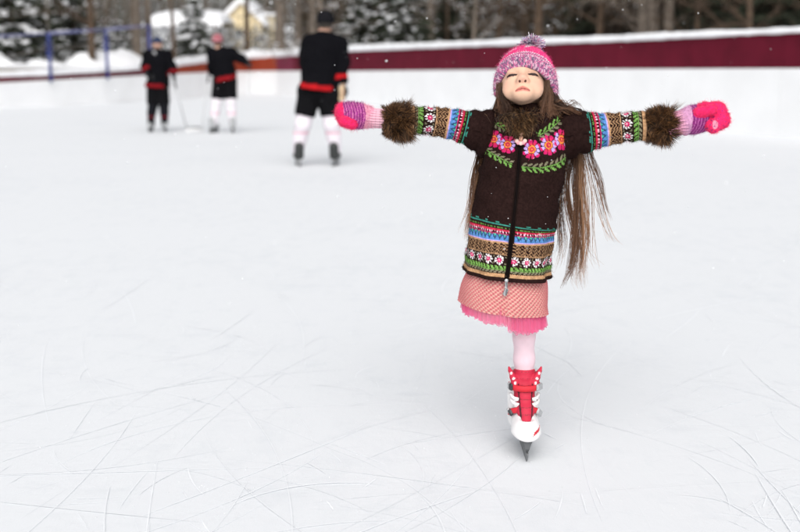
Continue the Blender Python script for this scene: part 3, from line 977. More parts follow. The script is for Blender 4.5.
# ---------------- body under the clothes (coarse, joined to the head mesh at the neck)
sh_l, sh_r = P(492, 126, .01), P(560, 126, .01)
wr_l, wr_r = P(374, 118, -.01), P(676, 124, -.01)
el_l, el_r = P(440, 121, 0), P(615, 127, 0)
hip_l, hip_r = P(497, 262, .01), P(524, 262, .01)
knee_r = P(524, 336, .0); ank_r = P(524.5, 386, .035)
knee_l = P(503, 300, .03); ank_l = knee_l + np.array([.0, .27, .035])
chest = P(523, 145, .01); belly = P(514, 225, .01)
def leg_sdf(p, k=0.0):
    d = s_chain(p, [hip_r, knee_r, knee_r * .55 + ank_r * .45, ank_r], [.060 + k, .0300 + k, .0285 + k, .0245 + k], .015)
    e = s_chain(p, [hip_l, knee_l, knee_l * .6 + ank_l * .4, ank_l], [.060 + k, .038 + k, .037 + k, .026 + k], .015)
    return smin(d, e, .008)
def body_sdf(p):
    d = s_chain(p, [neck_w + np.array([0, 0, .04]), neck_w, chest, belly], [.038, .045, .075, .075], .03)
    d = smin(d, s_cap(p, sh_l, sh_r, .045), .03)
    d = smin(d, s_chain(p, [sh_l, el_l, wr_l, P(355, 116, -.01)], [.042, .032, .024, .028], .015), .02)
    d = smin(d, s_chain(p, [sh_r, el_r, wr_r, P(700, 118, -.01)], [.042, .032, .024, .028], .015), .02)
    d = smin(d, s_cap(p, belly, (hip_l + hip_r) / 2, .075, .085), .03)
    d = smin(d, leg_sdf(p), .02)
    return d
BV, BF = surf(body_sdf, [P(345, 110, 0)[0] - .05, GY - .16, .14], [P(715, 110, 0)[0] + .05, GY + .40, 1.13], .011)
V, F, C = join([(HV, HF, hc), (BV, BF, skin)])
girl = mk('person', V, F, M['skin'], None, GB, col=C)
tag(girl, 'girl balancing on one ice skate with arms outstretched, head tipped back, striped pink beanie and patterned brown cardigan', 'person')
girl['label'] = 'girl in pink knit hat and patterned brown cardigan balancing on one skate, arms spread wide'

# tights
TV, TF = surf(lambda p: leg_sdf(p, .0045), [hip_l[0] - .12, GY - .12, .17], [hip_r[0] + .12, GY + .36, .62], .006)
mk('tights', TV, TF, mat('pale_pink_tights', (.73, .56, .62), .85, noise=.04, nscale=30, sheen=.2), girl, GB)

# ---------------- knitting charts, in units of one photo pixel (3.1 mm)
DARK = np.array([.019, .0095, .0085]); TAN = np.array([.46, .27, .145]); GREEN = np.array([.165, .345, .08]); GT = np.array([.20, .185, .12])
MAG = np.array([.52, .018, .12]); RED = np.array([.52, .03, .07]); LIL = np.array([.48, .34, .70]); BLUE = np.array([.09, .23, .50]); NAVY = np.array([.03, .06, .14])
TEAL = np.array([.045, .28, .22]); ORA = np.array([.78, .25, .05]); WHT = np.array([.76, .72, .72]); PINKL = np.array([.74, .42, .52])

def put(c, m, col): c[m] = col
def chart(u, s):
    """u along the band, s away from the hem; every stitch is one flat V of yarn"""
    cs = .92
    s0 = s; s = (np.floor(s / cs + .45 * np.abs(np.mod(u / cs, 1) * 2 - 1)) + .5) * cs; u = (np.floor(u / cs) + .5) * cs
    c = np.tile(DARK, (len(u), 1))
    put(c, (s > 4.6) & (s < 8.2), TAN)
    # vine
    m = (s > 9) & (s < 17); d = s - 12.8; t = np.mod(u + np.abs(d) * .9, 4.6) - 2.3
    leaf = m & (np.abs(t) < 1.55 * np.sqrt(np.clip(1 - ((np.abs(d) - 2.1) / 1.9) ** 2, 0, 1)))
    put(c, leaf & (d > 0), GREEN); put(c, leaf & (d <= 0), GT); put(c, m & (np.abs(d) < .42), GREEN * .8)
    # flowers
    m = (s > 17.2) & (s < 28.2); k = 12.6; uu = np.mod(u, k) - k / 2; ss = s - 22.7; r = np.hypot(uu, ss); an = np.arctan2(ss, uu)
    pet = np.cos(an * 9) > -.25
    put(c, m & (r > 2.6) & (r < 4.9) & pet, WHT); put(c, m & (r < 2.5), MAG); put(c, m & (r < .9), PINKL)
    ud = np.mod(u + k / 2, k) - k / 2
    put(c, m & (np.abs(ud) + np.abs(ss * .7 - 2.6) < .9), GT); put(c, m & (np.abs(ud) + np.abs(ss * .7 + 2.6) < .9), GT)
    put(c, (s > 28.2) & (s < 29.8), TAN)
    # chevron
    m = (s > 29.8) & (s < 41.2); tri = np.abs(np.mod(u, 6.4) - 3.2) * 1.15
    put(c, m & (np.mod(s + tri, 3.7) < 1.45), TAN * .72)
    put(c, (s > 41.2) & (s < 42.8), TAN); put(c, (s > 42.8) & (s < 44.6), LIL)
    # triangles
    m = (s > 44.6) & (s < 50.2); t = np.abs(np.mod(u, 5.6) - 2.8)
    put(c, m, BLUE); put(c, m & (t < (s - 44.6) * .50), NAVY); put(c, m & (t < (s - 47.4) * .5), TEAL * 1.3)
    put(c, (s > 50.2) & (s < 51.6), MAG)
    m = (s > 51.6) & (s < 54.6); put(c, m & (np.mod(u, 3.0) < 1.5) & (s > 52.3) & (s < 54), PINKL); 
    put(c, (s > 54.6) & (s < 56.0), RED)
    put(c, (s > 57.2) & (s < 58.3) & (np.mod(u, 4) < 2.6), GREEN * .7)
    put(c, (s > 59.6) & (s < 60.8), TEAL)
    put(c, (s > 62) & (s < 62.9) & (np.mod(u, 14) < 4), TEAL)
    h = _h(np.round(u / cs).astype(int), np.round(s / cs).astype(int), np.zeros(len(u), int), 3)
    return c * (.80 + .4 * h)[:, None]

def seg_td(x, y, pts):
    best = np.full(len(x), 1e9); T = np.zeros(len(x)); acc = 0
    pts = [np.array(p_, float) for p_ in pts]
    for a_, b_ in zip(pts[:-1], pts[1:]):
        d = b_ - a_; L_ = np.hypot(*d); d /= L_
        t = (x - a_[0]) * d[0] + (y - a_[1]) * d[1]; s = -(x - a_[0]) * d[1] + (y - a_[1]) * d[0]
        tc = np.clip(t, 0, L_); dist = np.hypot(t - tc, s)
        m = dist < np.abs(best); best = np.where(m, np.where(s < 0, -dist, dist), best); T = np.where(m, tc + acc, T)
        acc += L_
    return T, best, acc

def vine(c, x, y, pts, upc, loc, ph=0):
    T, D, L_ = seg_td(x, y, pts)
    ok = (np.abs(D) < 5.2) & (T > .3) & (T < L_ - .3)
    t = np.mod(T - np.abs(D) * .95 + ph, 5.4) - 2.7
    leaf = ok & (np.abs(t) < 1.55 * np.sqrt(np.clip(1 - ((np.abs(D) - 2.6) / 1.9) ** 2, 0, 1)))
    put(c, leaf & (D < 0), upc); put(c, leaf & (D >= 0), loc); put(c, ok & (np.abs(D) < .5), GREEN * .85)

def yoke(c, x, y):
    """x from the zip, y down from the collar, both in photo pixels"""
    cs = .66; y = (np.floor(y / cs + .45 * np.abs(np.mod(x / cs, 1) * 2 - 1)) + .5) * cs; x = (np.floor(x / cs) + .5) * cs
    inside = (x > -39) & (x < 46)
    c2 = c.copy()
    for fx, fy in ((-39.5, 27.5), (-25.5, 34), (-12, 39.5), (11.5, 43.5), (27.5, 39), (41.5, 34)):
        r = np.hypot(x - fx, y - fy); an = np.arctan2(y - fy, x - fx) - .12
        s8 = np.mod(an / (2 * PI) * 10 + .5, 10); k = np.floor(s8); w = np.abs(s8 - k - .5)
        sidep = np.isin(k, (0, 5)) | (np.isin(k, (1, 9, 4, 6)) & (r < 7.2))
        lng = np.where(np.isin(k, (0, 5)), 7.4, 9.4)
        pet = (r > 4.2) & (r < lng - 9 * w ** 2.4) & (w < .40)
        put(c2, pet, MAG); put(c2, pet & sidep, LIL)
        put(c2, pet & ~sidep & (r < 6), RED * 1.2)
        put(c2, (r < 3.7), ORA); put(c2, (r < 2.5), RED * .9); put(c2, (r < .8), ORA)
    vine(c2, x, y, [(-34, 8), (-24, 16), (-14, 25)], GREEN, GT)
    vine(c2, x, y, [(17, 31), (28, 25.5), (41, 17)], GREEN, GT, 1)
    vine(c2, x, y, [(-38.5, 40), (-26, 51), (-15, 56.5), (-5.5, 60)], GT, GREEN)
    vine(c2, x, y, [(2.5, 61.5), (20, 60.5), (34, 56), (47, 49)], GT, GREEN, 2)
    c[inside] = c2[inside]

# ---------------- cardigan body: rows of (centre x, centre row, half width px, half depth m, squareness)
ROWS = [(506.8, 274.2, 42.8, .134), (508, 262, 42.6, .130), (510, 245, 42.0, .122), (512.2, 225, 41.8, .117), (516, 205, 41.2, .110), (518.7, 188, 40.2, .106),
        (522, 172, 40.4, .104), (524.2, 157, 42.0, .104), (525.2, 143, 41.5, .102), (525.5, 130, 40.0, .097), (525.4, 122, 36.0, .088), (525, 116, 30.0, .077), (524.6, 112, 24, .066), (524.2, 108, 17, .056), (524, 103, 13, .05)]
ROWS = smooth_path(ROWS, 330)
nT = 460
th = np.linspace(0, 2 * PI, nT, endpoint=False)          # 0 = front, increasing to viewer's right
ctr_w = np.array([P(r_[0], r_[1], 0) for r_ in ROWS])
axis = np.gradient(ctr_w, axis=0); axis /= np.linalg.norm(axis, axis=1, keepdims=True)
sarc = np.concatenate([[0], np.cumsum(np.linalg.norm(np.diff(ctr_w, axis=0), axis=1))]) / PX
side = np.cross(np.array([0, 1.0, 0]), axis); side /= np.linalg.norm(side, axis=1, keepdims=True)     # viewer's right
fwd = np.tile(np.array([0, -1.0, 0]), (len(ROWS), 1))
ex = 2.25
def sgnpow(v, e): return np.sign(v) * np.abs(v) ** e
cx_ = sgnpow(np.sin(th), 2 / ex); cy_ = sgnpow(np.cos(th), 2 / ex)
hw = ROWS[:, 2] * PX; hd = ROWS[:, 3]
TV_ = ctr_w[:, None] + side[:, None] * (hw[:, None] * cx_[None])[..., None] + fwd[:, None] * (hd[:, None] * cy_[None])[..., None]
nrm = side[:, None] * (cx_[None] / hw[:, None])[..., None] + fwd[:, None] * (cy_[None] / hd[:, None])[..., None]
nrm /= np.linalg.norm(nrm, axis=2, keepdims=True)
# soft folds
fold = .0075 * vnoise(TV_ * np.array([1, 1, .4]) + TV_[..., 2:3] * .35, 11, 5) + .0050 * vnoise(TV_ * np.array([1, 1, .9]) + TV_[..., 2:3] * .5, 24, 6)
fold += .0035 * np.exp(-((sarc[:, None] - 100) / 22) ** 2) * np.sin(sarc[:, None] * .22 + np.abs(np.sin(th))[None] * 5 + 1.5 * vnoise(TV_, 6, 15))
tt = (sarc[:, None] / sarc[-1])
fold = fold + .004 * np.sin(th * 9 + 3 * tt)[...] * np.clip(1 - tt * 2.2, 0, 1)
fold += .0045 * np.exp(-((sarc[:, None] - 1.5) / 2.2) ** 2)                       # rolled hem
TV_ = TV_ + nrm * fold[..., None]
# zip groove position: image column of the zip for every row
zx = np.interp(ROWS[:, 1], [103, 145, 188, 225, 262, 274], [517.5, 516.5, 513, 508.8, 504.2, 502.2])
dz_ = (zx - ROWS[:, 0]) * PX / hw
th_zip = np.arcsin(np.clip(sgnpow(dz_, ex / 2), -1, 1))
xs_ = (np.broadcast_to(hw[:, None] * cx_[None], (len(ROWS), nT)) / PX - (zx - ROWS[:, 0])[:, None])
per = (hw[:, None] + hd[:, None]) / 2 / PX
dth = np.mod(th[None] - th_zip[:, None] + PI, 2 * PI) - PI
U = dth * per * 1.08 + 3.2
S_ = np.broadcast_to(sarc[:, None], U.shape).copy()
tc_ = chart(U.ravel(), S_.ravel() * 1.12)
yy_ = (np.broadcast_to(ROWS[:, 1][:, None], U.shape) - 105.0)
fm = (cy_[None] > .02) & (ROWS[:, 1][:, None] < 178)
# rows of the yoke drop towards the zip as they do on the garment
xf, yf = xs_.ravel(), yy_.ravel() + 0 * xs_.ravel()
sag = 1.5 * (cy_[None] * np.ones_like(U)).ravel()       # front of each ring appears lower than its centre
yf = yf + sag
m_ = fm.ravel().nonzero()[0]
sub = tc_[m_].copy(); yoke(sub, xf[m_], yf[m_]); tc_[m_] = sub
# button band either side of the zip keeps dark
nz = (np.abs(xs_).ravel() < 2.6) & (np.broadcast_to(cy_[None], U.shape).ravel() > 0)
tc_[nz] = DARK * .7
tc_ = tc_ * (1 + .14 * vnoise(TV_.reshape(-1, 3), 300, 9)[:, None])
# inner side of the hem
inner = TV_[0] - nrm[0] * .008; inner2 = TV_[0] - nrm[0] * .018 + axis[0] * .025
TVf = np.concatenate([inner2[None], inner[None], TV_]); Cf = np.concatenate([np.tile(DARK, (2 * nT, 1)), tc_])
cv = fuzz(TV_.reshape(-1, 3), None, tc_, 16000, .0055, .00032, 54, N=nrm.reshape(-1, 3), lift=.8)
V, F, C = join([(TVf.reshape(-1, 3), grid_faces(len(ROWS) + 2, nT)[:, ::-1], Cf), cv])
sweater = mk('cardigan', V, F, M['knit'], girl, GB, col=C)

# ---------------- sleeves
def sleeve(rows, sgn, seed):
    R_ = smooth_path(rows, 210); n = 300
    C_ = np.array([P(r_[0], r_[1], r_[4]) for r_ in R_])
    t = np.gradient(C_, axis=0); t /= np.linalg.norm(t, axis=1, keepdims=True)
    up = np.array([0, 0, 1.0]) - t * t[:, 2:3]; up /= np.linalg.norm(up, axis=1, keepdims=True)
    out = np.cross(t, up) * (1 if sgn > 0 else -1)
    if out[0][1] > 0: out = -out            # towards the camera
    a_ = np.linspace(0, 2 * PI, n, endpoint=False)
    V = C_[:, None] + up[:, None] * (R_[:, 2] * PX)[:, None, None] * np.sin(a_)[None, :, None] + out[:, None] * (R_[:, 3])[:, None, None] * np.cos(a_)[None, :, None]
    N_ = V - C_[:, None]; N_ /= np.linalg.norm(N_, axis=2, keepdims=True)
    s = np.concatenate([[0], np.cumsum(np.linalg.norm(np.diff(C_, axis=0), axis=1))]) / PX
    # hanging folds on the underside, stretch wrinkles near the armpit
    wr = np.clip((s - 45) / 25, 0, 1)[:, None]
    f = .003 * vnoise(V, 22, seed) + .0035 * wr * np.sin(s[:, None] * .42 + a_[None] * 1.5 + 2 * vnoise(V, 9, seed + 1)) + .0018 * np.sin(s[:, None] * .55 + vnoise(V, 12, seed) * 3) * (1 - wr)
    V = V + N_ * f[..., None]
    uu = a_[None] * ((R_[:, 2] * PX + R_[:, 3]) / 2 / PX)[:, None] + 2 + 0 * s[:, None]
    # keep whole repeats round the arm
    kk = 6.3
    uu = a_[None] / (2 * PI) * 12.6 * 7 * np.ones_like(s)[:, None] + 2.5
    c = chart(uu.ravel(), np.broadcast_to(s[:, None] + 4.6, uu.shape).ravel())
    c = c * (1 + .14 * vnoise(V.reshape(-1, 3), 300, 9)[:, None])
    fz_ = fuzz(V.reshape(-1, 3), None, c, 7000, .0055, .00032, seed, N=N_.reshape(-1, 3), lift=.8)
    return join([(V.reshape(-1, 3), grid_faces(len(R_), n), c), fz_])
# rows: image x, image y centre, half height px, half depth m, dy
SL = [(410, 119.5, 13.2, .040, -.008), (424, 120.2, 13.6, .041, -.005), (438, 122, 14.0, .043, 0), (453, 124.5, 14.8, .046, 0), (468, 128, 17.6, .052, .0), (480, 130.8, 21.0, .056, .0), (489, 133.5, 24.0, .056, .0), (505, 136, 26, .046, .0)]
SRt = [(645, 126.0, 14.0, .041, -.010), (632, 126.8, 14.3, .042, -.006), (617, 128.3, 15.3, .044, 0), (601, 130.3, 17.0, .048, 0), (586, 132.0, 20.0, .055, 0), (573, 133.2, 22.2, .057, 0), (562, 135.5, 25, .056, 0), (547, 137, 26, .046, 0)]
for rows, sg, sd in ((SL, -1, 60), (SRt, 1, 70)):
    V, F, C = sleeve(rows, sg, sd)
    mk('sleeve', V, F, M['knit'], sweater, GB, col=C)

# ---------------- zip, pull and the little flower clasp
zr = np.arange(len(ROWS))
zsel = (ROWS[:, 1] < 273) & (ROWS[:, 1] > 118)
tz = th_zip[zsel]; rws = np.nonzero(zsel)[0]
def on_front(i, theta, lift=0.0):
    j = (theta / (2 * PI) * nT) % nT; j0 = int(j) % nT; j1 = (j0 + 1) % nT; f = j - int(j)
    p_ = TV_[i, j0] * (1 - f) + TV_[i, j1] * f
    return p_ + nrm[i, j0] * lift
zp = np.array([on_front(i, th_zip[i], .0012) for i in rws])[::3]
Vz, Fz = strands(np.stack([zp + np.array([dx, 0, 0]) for dx in (-.0052, .0052)]), .0016, 6)
mk('placket_piping', Vz, Fz, mat('dark_piping', (.012, .007, .006), .9, spec=.05), sweater, GB)
Vz, Fz = tube(zp, .0030, 8); Vz = Vz.copy()
mk('zip', Vz, Fz, M['zip'], sweater, GB)
zend = on_front(2, th_zip[2], .004)
mk('zip_pull', *join([bevbox(zend + np.array([0, -.001, -.012]), [.009, .004, .022], .002)[:2], bevbox(zend + np.array([-.002, -.001, -.034]), [.012, .0035, .024], .0025, rot_y(.35))[:2], blob(zend + np.array([0, -.002, .002]), (.006, .004, .006), 2)])[:2], M['silver'], sweater, GB)
iz = int(np.argmin(np.abs(ROWS[:, 1] - 136)))
cl = on_front(iz, th_zip[iz] + .02, .012)
parts = [(*blob(cl + np.array([0, -.004, .016]), (.0075, .006, .0085), 2), (.60, .34, .24)), (*blob(cl + np.array([0, -.003, .001]), (.006, .005, .010), 2), (.66, .36, .26))]
for k in range(5):
    a_ = -PI / 2 + (k - 2) * .62
    parts.append((*blob(cl + np.array([math.cos(a_) * .013, -.003, math.sin(a_) * .011 - .004]), (.0066, .004, .0066), 2), (.72, .34, .36) if k % 2 else (.74, .52, .46)))
V, F, C = join(parts)
mk('clasp', V, F, M['attr'], sweater, GB, col=C)

# ---------------- fur
def fur(centers, normals, length, rad, gravity, pal, swirl, seed, clump=.3):
    rg = np.random.default_rng(seed); n = len(centers)
    L = length * rg.uniform(.45, 1.2, n) * (1 + .22 * vnoise(centers, 90, seed + 9))
    d = normals + rg.normal(0, swirl, (n, 3)); 
    # tufts share a lean
    cl = np.stack([vnoise(centers, 95, seed + k) for k in range(3)], 1) * clump * 3.2
    d = d + cl; d /= np.linalg.norm(d, axis=1, keepdims=True)
    b = rg.normal(0, .35, (n, 3)) + cl * .6; b[:, 2] -= gravity
    t = np.linspace(0, 1, 5)[None, :, None]
    Pn = centers[:, None] + d[:, None] * L[:, None, None] * t + b[:, None] * L[:, None, None] * t ** 2 * .5
    V, F = strands(Pn, rad * np.array([1.15, 1.1, .9, .6, .15]), 3)
    pal = np.array(pal)
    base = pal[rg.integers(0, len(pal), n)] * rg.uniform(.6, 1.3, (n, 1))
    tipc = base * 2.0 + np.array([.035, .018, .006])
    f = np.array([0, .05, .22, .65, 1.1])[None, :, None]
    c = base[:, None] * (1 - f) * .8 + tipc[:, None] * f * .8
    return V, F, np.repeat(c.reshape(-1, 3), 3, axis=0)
FURP = [(.058, .026, .012), (.028, .013, .007), (.085, .040, .017), (.19, .092, .036), (.012, .007, .004), (.014, .008, .005)]
def fur_cuff(c, half, r_in, seed, tilt, rx=1.0):
    rg = np.random.default_rng(seed); n = 6500
    x = rg.uniform(-1, 1, n); a_ = rg.uniform(0, 2 * PI, n)
    R_ = rot_y(tilt)
    rr = r_in * (1 - .18 * x ** 4)
    p = np.stack([x * half, np.cos(a_) * rr, np.sin(a_) * rr], 1)
    nr = np.stack([x * .75, np.cos(a_), np.sin(a_)], 1); nr /= np.linalg.norm(nr, axis=1, keepdims=True)
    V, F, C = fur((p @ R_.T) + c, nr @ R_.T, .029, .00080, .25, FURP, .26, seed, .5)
    k = 26; xs = np.linspace(-1, 1, 12); aa = np.linspace(0, 2 * PI, k, endpoint=False)
    rrr = r_in * (1 - .18 * xs ** 4) * np.where(np.abs(xs) > .99, .72, 1)
    B_ = np.stack([np.repeat(xs * half, k), np.outer(rrr, np.cos(aa)).ravel(), np.outer(rrr, np.sin(aa)).ravel()], 1) @ R_.T + c
    return join([(V, F, C), (B_, grid_faces(12, k), (.03, .018, .012))])
for c_, sd, tl in ((P(396, 121, -.012), 81, .02), (P(657.5, 125.5, -.014), 82, -.03)):
    V, F, C = fur_cuff(c_, .035, .037, sd, tl)
    mk('fur_cuff', V, F, M['hair'], sweater, GB, col=C)
# collar: a thick ruff with a tuft hanging at the front
rg = np.random.default_rng(90); n = 8500
a_ = rg.uniform(0, 2 * PI, n)
cc = P(523.5, 111.5, .0)
def ruff(a_, b_):
    rx, ry = .060, .060
    c0 = np.stack([np.sin(a_) * rx, -np.cos(a_) * ry, -.018 * np.cos(a_) + 0 * a_], 1)
    out = np.stack([np.sin(a_), -np.cos(a_), 0 * a_], 1)
    th_ = .019
    nr = out * np.cos(b_)[:, None] + np.array([0, 0, 1.0]) * np.sin(b_)[:, None]
    return cc + c0 + nr * th_, nr
b_ = rg.uniform(-1.6, 2.2, n)
p_, nr = ruff(a_, b_)
FURC = [tuple(.62 * v for v in c_) for c_ in FURP]
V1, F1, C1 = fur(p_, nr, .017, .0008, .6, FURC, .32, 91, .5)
# front tuft
n2 = 2600
ff = rg.uniform(0, 1, n2)
pc = np.stack([P(519 + rg.normal(0, 10.0 * (1 - .60 * f)), 113 + 17 * f, -.100 - .012 * rg.random()) for f in ff])
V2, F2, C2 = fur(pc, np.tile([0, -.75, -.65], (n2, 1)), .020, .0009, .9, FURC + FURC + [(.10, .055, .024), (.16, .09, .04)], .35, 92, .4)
aa = np.linspace(0, 2 * PI, 60, endpoint=False); bb = np.linspace(-PI, PI, 12, endpoint=False)
pb = np.stack([ruff(aa, np.full(60, b0))[0] for b0 in bb])
pt = np.stack([P(516 + x_, 119 + y_, -.090 + .012 * (abs(x_) / 12) ** 2) for y_ in np.linspace(-5, 13, 8) for x_ in np.linspace(-12, 12, 8) * (1 - .3 * (y_ > 8))])
V, F, C = join([(V1, F1, C1), (V2, F2, C2), (pb.reshape(-1, 3), np.concatenate([grid_faces(12, 60)]), (.03, .018, .012))])
mk('fur_collar', V, F, M['hair'], sweater, GB, col=C)

# ---------------- skirt and tulle
def skirt(rows, n, colf, pleat, amp, seed):
    R_ = smooth_path(rows, 120); a_ = np.linspace(0, 2 * PI, n, endpoint=False)
    C_ = np.array([P(r_[0], r_[1], 0) for r_ in R_])
    C_[:, 1] += R_[:, 4]
    roll = np.radians(R_[:, 5])
    sd = np.stack([np.cos(roll), 0 * roll, -np.sin(roll)], 1); fw = np.array([0, -1, 0.0])
    t = np.linspace(0, 1, len(R_))[:, None]
    wave = 1 + amp * t * (np.sin(a_ * pleat + 1.5 * np.sin(a_ * 3)) + .5 * np.sin(a_ * pleat * .37 + 2))[None]
    V = C_[:, None] + sd[:, None] * ((R_[:, 2] * PX)[:, None] * np.sin(a_)[None] * wave)[..., None] + fw * ((R_[:, 3])[:, None] * np.cos(a_)[None] * wave)[..., None]
    return V, a_, R_
V, a_, R_ = skirt([(509, 258, 34, .095, 0, 7), (507, 276, 39.5, .110, 0, 7), (504.8, 290, 42.6, .126, 0, 7), (503.6, 300, 43.6, .136, .0, 7), (503.4, 307, 44.6, .141, .0, 7)], 420, None, 7, .030, 1)
sarc2 = np.concatenate([[0], np.cumsum(np.linalg.norm(np.diff(V[:, 0], axis=0), axis=1))]) / PX
uu = (a_[None] * 42 * 1.0) * np.ones((len(R_), 1)); ss = sarc2[:, None] * np.ones((1, 420))
p1 = np.mod(uu + ss * 1.0, 5.0) / 5.0; p2 = np.mod(uu * .9 - ss * 1.3, 4.2) / 4.2
cream = np.array([.66, .42, .36]); coral = np.array([.50, .13, .15])
mix = np.clip(.5 + .9 * np.sin(p1 * 2 * PI) * .6 + .45 * np.sin(p2 * 2 * PI), 0, 1)[..., None]
sc_ = cream * (1 - mix) + coral * mix
disp = (.0024 * np.sin(p1 * 2 * PI) + .0020 * np.sin(p2 * 2 * PI)) + .003 * vnoise(V, 16, 44)
cen = V.mean(1, keepdims=True); nn_ = V - cen; nn_ /= np.linalg.norm(nn_, axis=2, keepdims=True)
V = V + nn_ * disp[..., None]
inn = V[-1] - nn_[-1] * .005
Vs = np.concatenate([V, inn[None], (V[-1] - nn_[-1] * .02 + np.array([0, 0, .02]))[None]])
Cs = np.concatenate([sc_.reshape(-1, 3), np.tile(coral, (840, 1))])
skirt_o = mk('skirt', Vs.reshape(-1, 3), grid_faces(len(R_) + 2, 420), M['knit'], girl, GB, col=Cs)
tul = bpy.data.materials.new('pink_tulle'); tul.use_nodes = True
nt = tul.node_tree; b_ = nt.nodes['Principled BSDF']; b_.inputs['Base Color'].default_value = (.87, .17, .36, 1); b_.inputs['Roughness'].default_value = .8
tr_ = nt.nodes.new('ShaderNodeBsdfTransparent'); tl_ = nt.nodes.new('ShaderNodeBsdfTranslucent'); tl_.inputs[0].default_value = (.90, .20, .40, 1)
m1 = nt.nodes.new('ShaderNodeMixShader'); m1.inputs[0].default_value = .35; m2 = nt.nodes.new('ShaderNodeMixShader'); m2.inputs[0].default_value = .52
nt.links.new(b_.outputs[0], m1.inputs[1]); nt.links.new(tl_.outputs[0], m1.inputs[2]); nt.links.new(m1.outputs[0], m2.inputs[1]); nt.links.new(tr_.outputs[0], m2.inputs[2])
nt.links.new(m2.outputs[0], nt.nodes['Material Output'].inputs[0])
lay = []
for L_ in range(3):
    k = 900; m = 26
    V, a_, R_ = skirt([(503.6, 290, 38 - L_, .112 - L_ * .006, 0, 7), (503.8, 303, 41.5 - L_, .130 - L_ * .006, 0, 8.5), (504.0, 317, 43.5 - L_ * 1.5, .135 - L_ * .006, .0, 10)], k, None, 58 + 9 * L_, .035, 1)
    V = V[::120 // m]
    drop = (.007 * vnoise(np.stack([a_ * 9, a_ * 0 + L_, a_ * 0], 1), 1, 30 + L_) + .003 * np.sin(a_ * 40 + L_)) - .004 * L_
    # hangs lower just right of centre
    drop = drop - .014 * np.exp(-((a_ - .35) / .55) ** 2)
    V[:, :, 2] += np.linspace(0, 1, len(V))[:, None] ** 2 * drop[None]
    lay.append((V.reshape(-1, 3), grid_faces(len(V), k)))
V, F, _ = join(lay)
mk('tulle_frill', V, F, tul, skirt_o, GB)

# ---------------- knitted hat
a, b, c = .0775 * HS, .098 * HS, .098 * HS
hcen = np.array([.007, .010, .027]) * HS
na, nv = 760, 330
ph = np.linspace(0, 2 * PI, na, endpoint=False)          # 0 = front
cosf = np.cos(ph)
zrim = (np.where(cosf > 0, -.014 + (.0165 + .014) * np.clip(cosf, 0, 1) ** 1.1, -.014 + .045 * np.clip(-cosf, 0, 1)) - .009 * np.sin(ph)) * HS
psi0 = np.arcsin(np.clip((zrim - hcen[2]) / c, -.9, .9))
v = np.linspace(0, 1, nv)
psi = psi0[None] + (PI / 2 - psi0[None]) * v[:, None]
cs = np.where(psi > 0, np.cos(psi), 1 - (1 - np.cos(psi)) * .35)
X = a * cs * np.sin(ph)[None]; Yh = -b * cs * np.cos(ph)[None]; Z = c * np.sin(psi) + .018 * HS * np.clip(v, 0, 1)[:, None] ** 6
V = np.stack([X + hcen[0], Yh + hcen[1], Z + hcen[2]], -1)
N_ = np.stack([X / a ** 2, Yh / b ** 2, Z / c ** 2], -1); N_ /= np.linalg.norm(N_, axis=2, keepdims=True)
nst = 84.0; nrow = 40.0
row = v[:, None] * nrow * np.ones((1, na)); colm = ph[None] / (2 * PI) * nst * np.ones((nv, 1))
brim = np.clip((9.5 - row) / 1.0, 0, 1)
fc = np.mod(colm, 1); fr_ = np.mod(row + .35 * np.abs(fc - .5) * 2, 1)
stitch = (np.abs(np.sin(fc * PI)) ** .7) * (.35 + .65 * np.abs(np.sin(fr_ * PI)) ** .8)
thick = .0075 + .0030 * brim
dsp = thick + .0050 * stitch + .0012 * vnoise(V, 70, 4)
dsp = dsp * np.where(v[:, None] > .93, np.clip((1 - v[:, None]) / .07, 0, 1), 1)
dsp = dsp * (1 - .5 * np.exp(-(row / .5) ** 2))
V = V + N_ * dsp[..., None]
ri = np.floor(row + .35 * np.abs(fc - .5) * 2).astype(int); ci = np.floor(colm * 2).astype(int)
r1 = _h(ri, ci, ci * 0, 5)[..., None]; r2 = _h(ri, ci // 5, ci * 0, 6)[..., None]
pal = dict(hot=(.78, .045, .22), pink=(.62, .19, .34), pale=(.64, .42, .52), lil=(.19, .12, .21), mauve=(.36, .09, .22), white=(.74, .70, .74))
def pc_(k): return np.array(pal[k])
tot = np.zeros(V.shape)
rr = row[..., None]
rowc = np.mod(ri, 3)[..., None]
mixr = r1 * .75 + r2 * .25
brimc = np.where(mixr < .30, pc_('pink'), np.where(mixr < .52, pc_('lil'), np.where(mixr < .72, pc_('pale'), pc_('mauve') * 1.2)))
midc = np.where(rowc == 0, pc_('pale'), np.where(rowc == 1, pc_('pink'), pc_('mauve'))) * (.85 + .3 * r1)
topc = np.where(mixr < .8, pc_('hot'), pc_('pink'))
col_ = np.where(rr < 8.5, brimc, np.where(rr < 13.0, midc, topc))
# white streak down the upper right, pale streak upper left
st1 = (np.abs(np.sin(ph)[None, :, None] * 10 - (rr - 18) * .68 + 2) < 1.6) & (np.cos(ph)[None, :, None] > -.3) & (np.sin(ph)[None, :, None] > 0) & (rr > 15)
col_ = np.where(st1 & (mixr < .8), pc_('white'), col_)
st2 = (rr > 18) & (rr < 22) & (np.sin(ph)[None, :, None] < -.35)
col_ = np.where(st2 & (mixr < .6), pc_('pale'), col_)
col_ = np.where((rowc == 0) & (rr > 8.5) & (rr < 13) & (mixr > .45), pc_('white') * .9, col_)
col_ = col_ * (.78 + .30 * stitch[..., None])
innr = V[0] - N_[0] * .010; inn2 = innr.copy(); inn2[:, 2] += .03
Vh = np.concatenate([inn2[None], innr[None], V]).reshape(-1, 3)
Ch = np.concatenate([np.tile(pc_('lil') * .5, (2 * na, 1)), col_.reshape(-1, 3)])
Vw = (Vh / 1.0) @ HR.T + HC
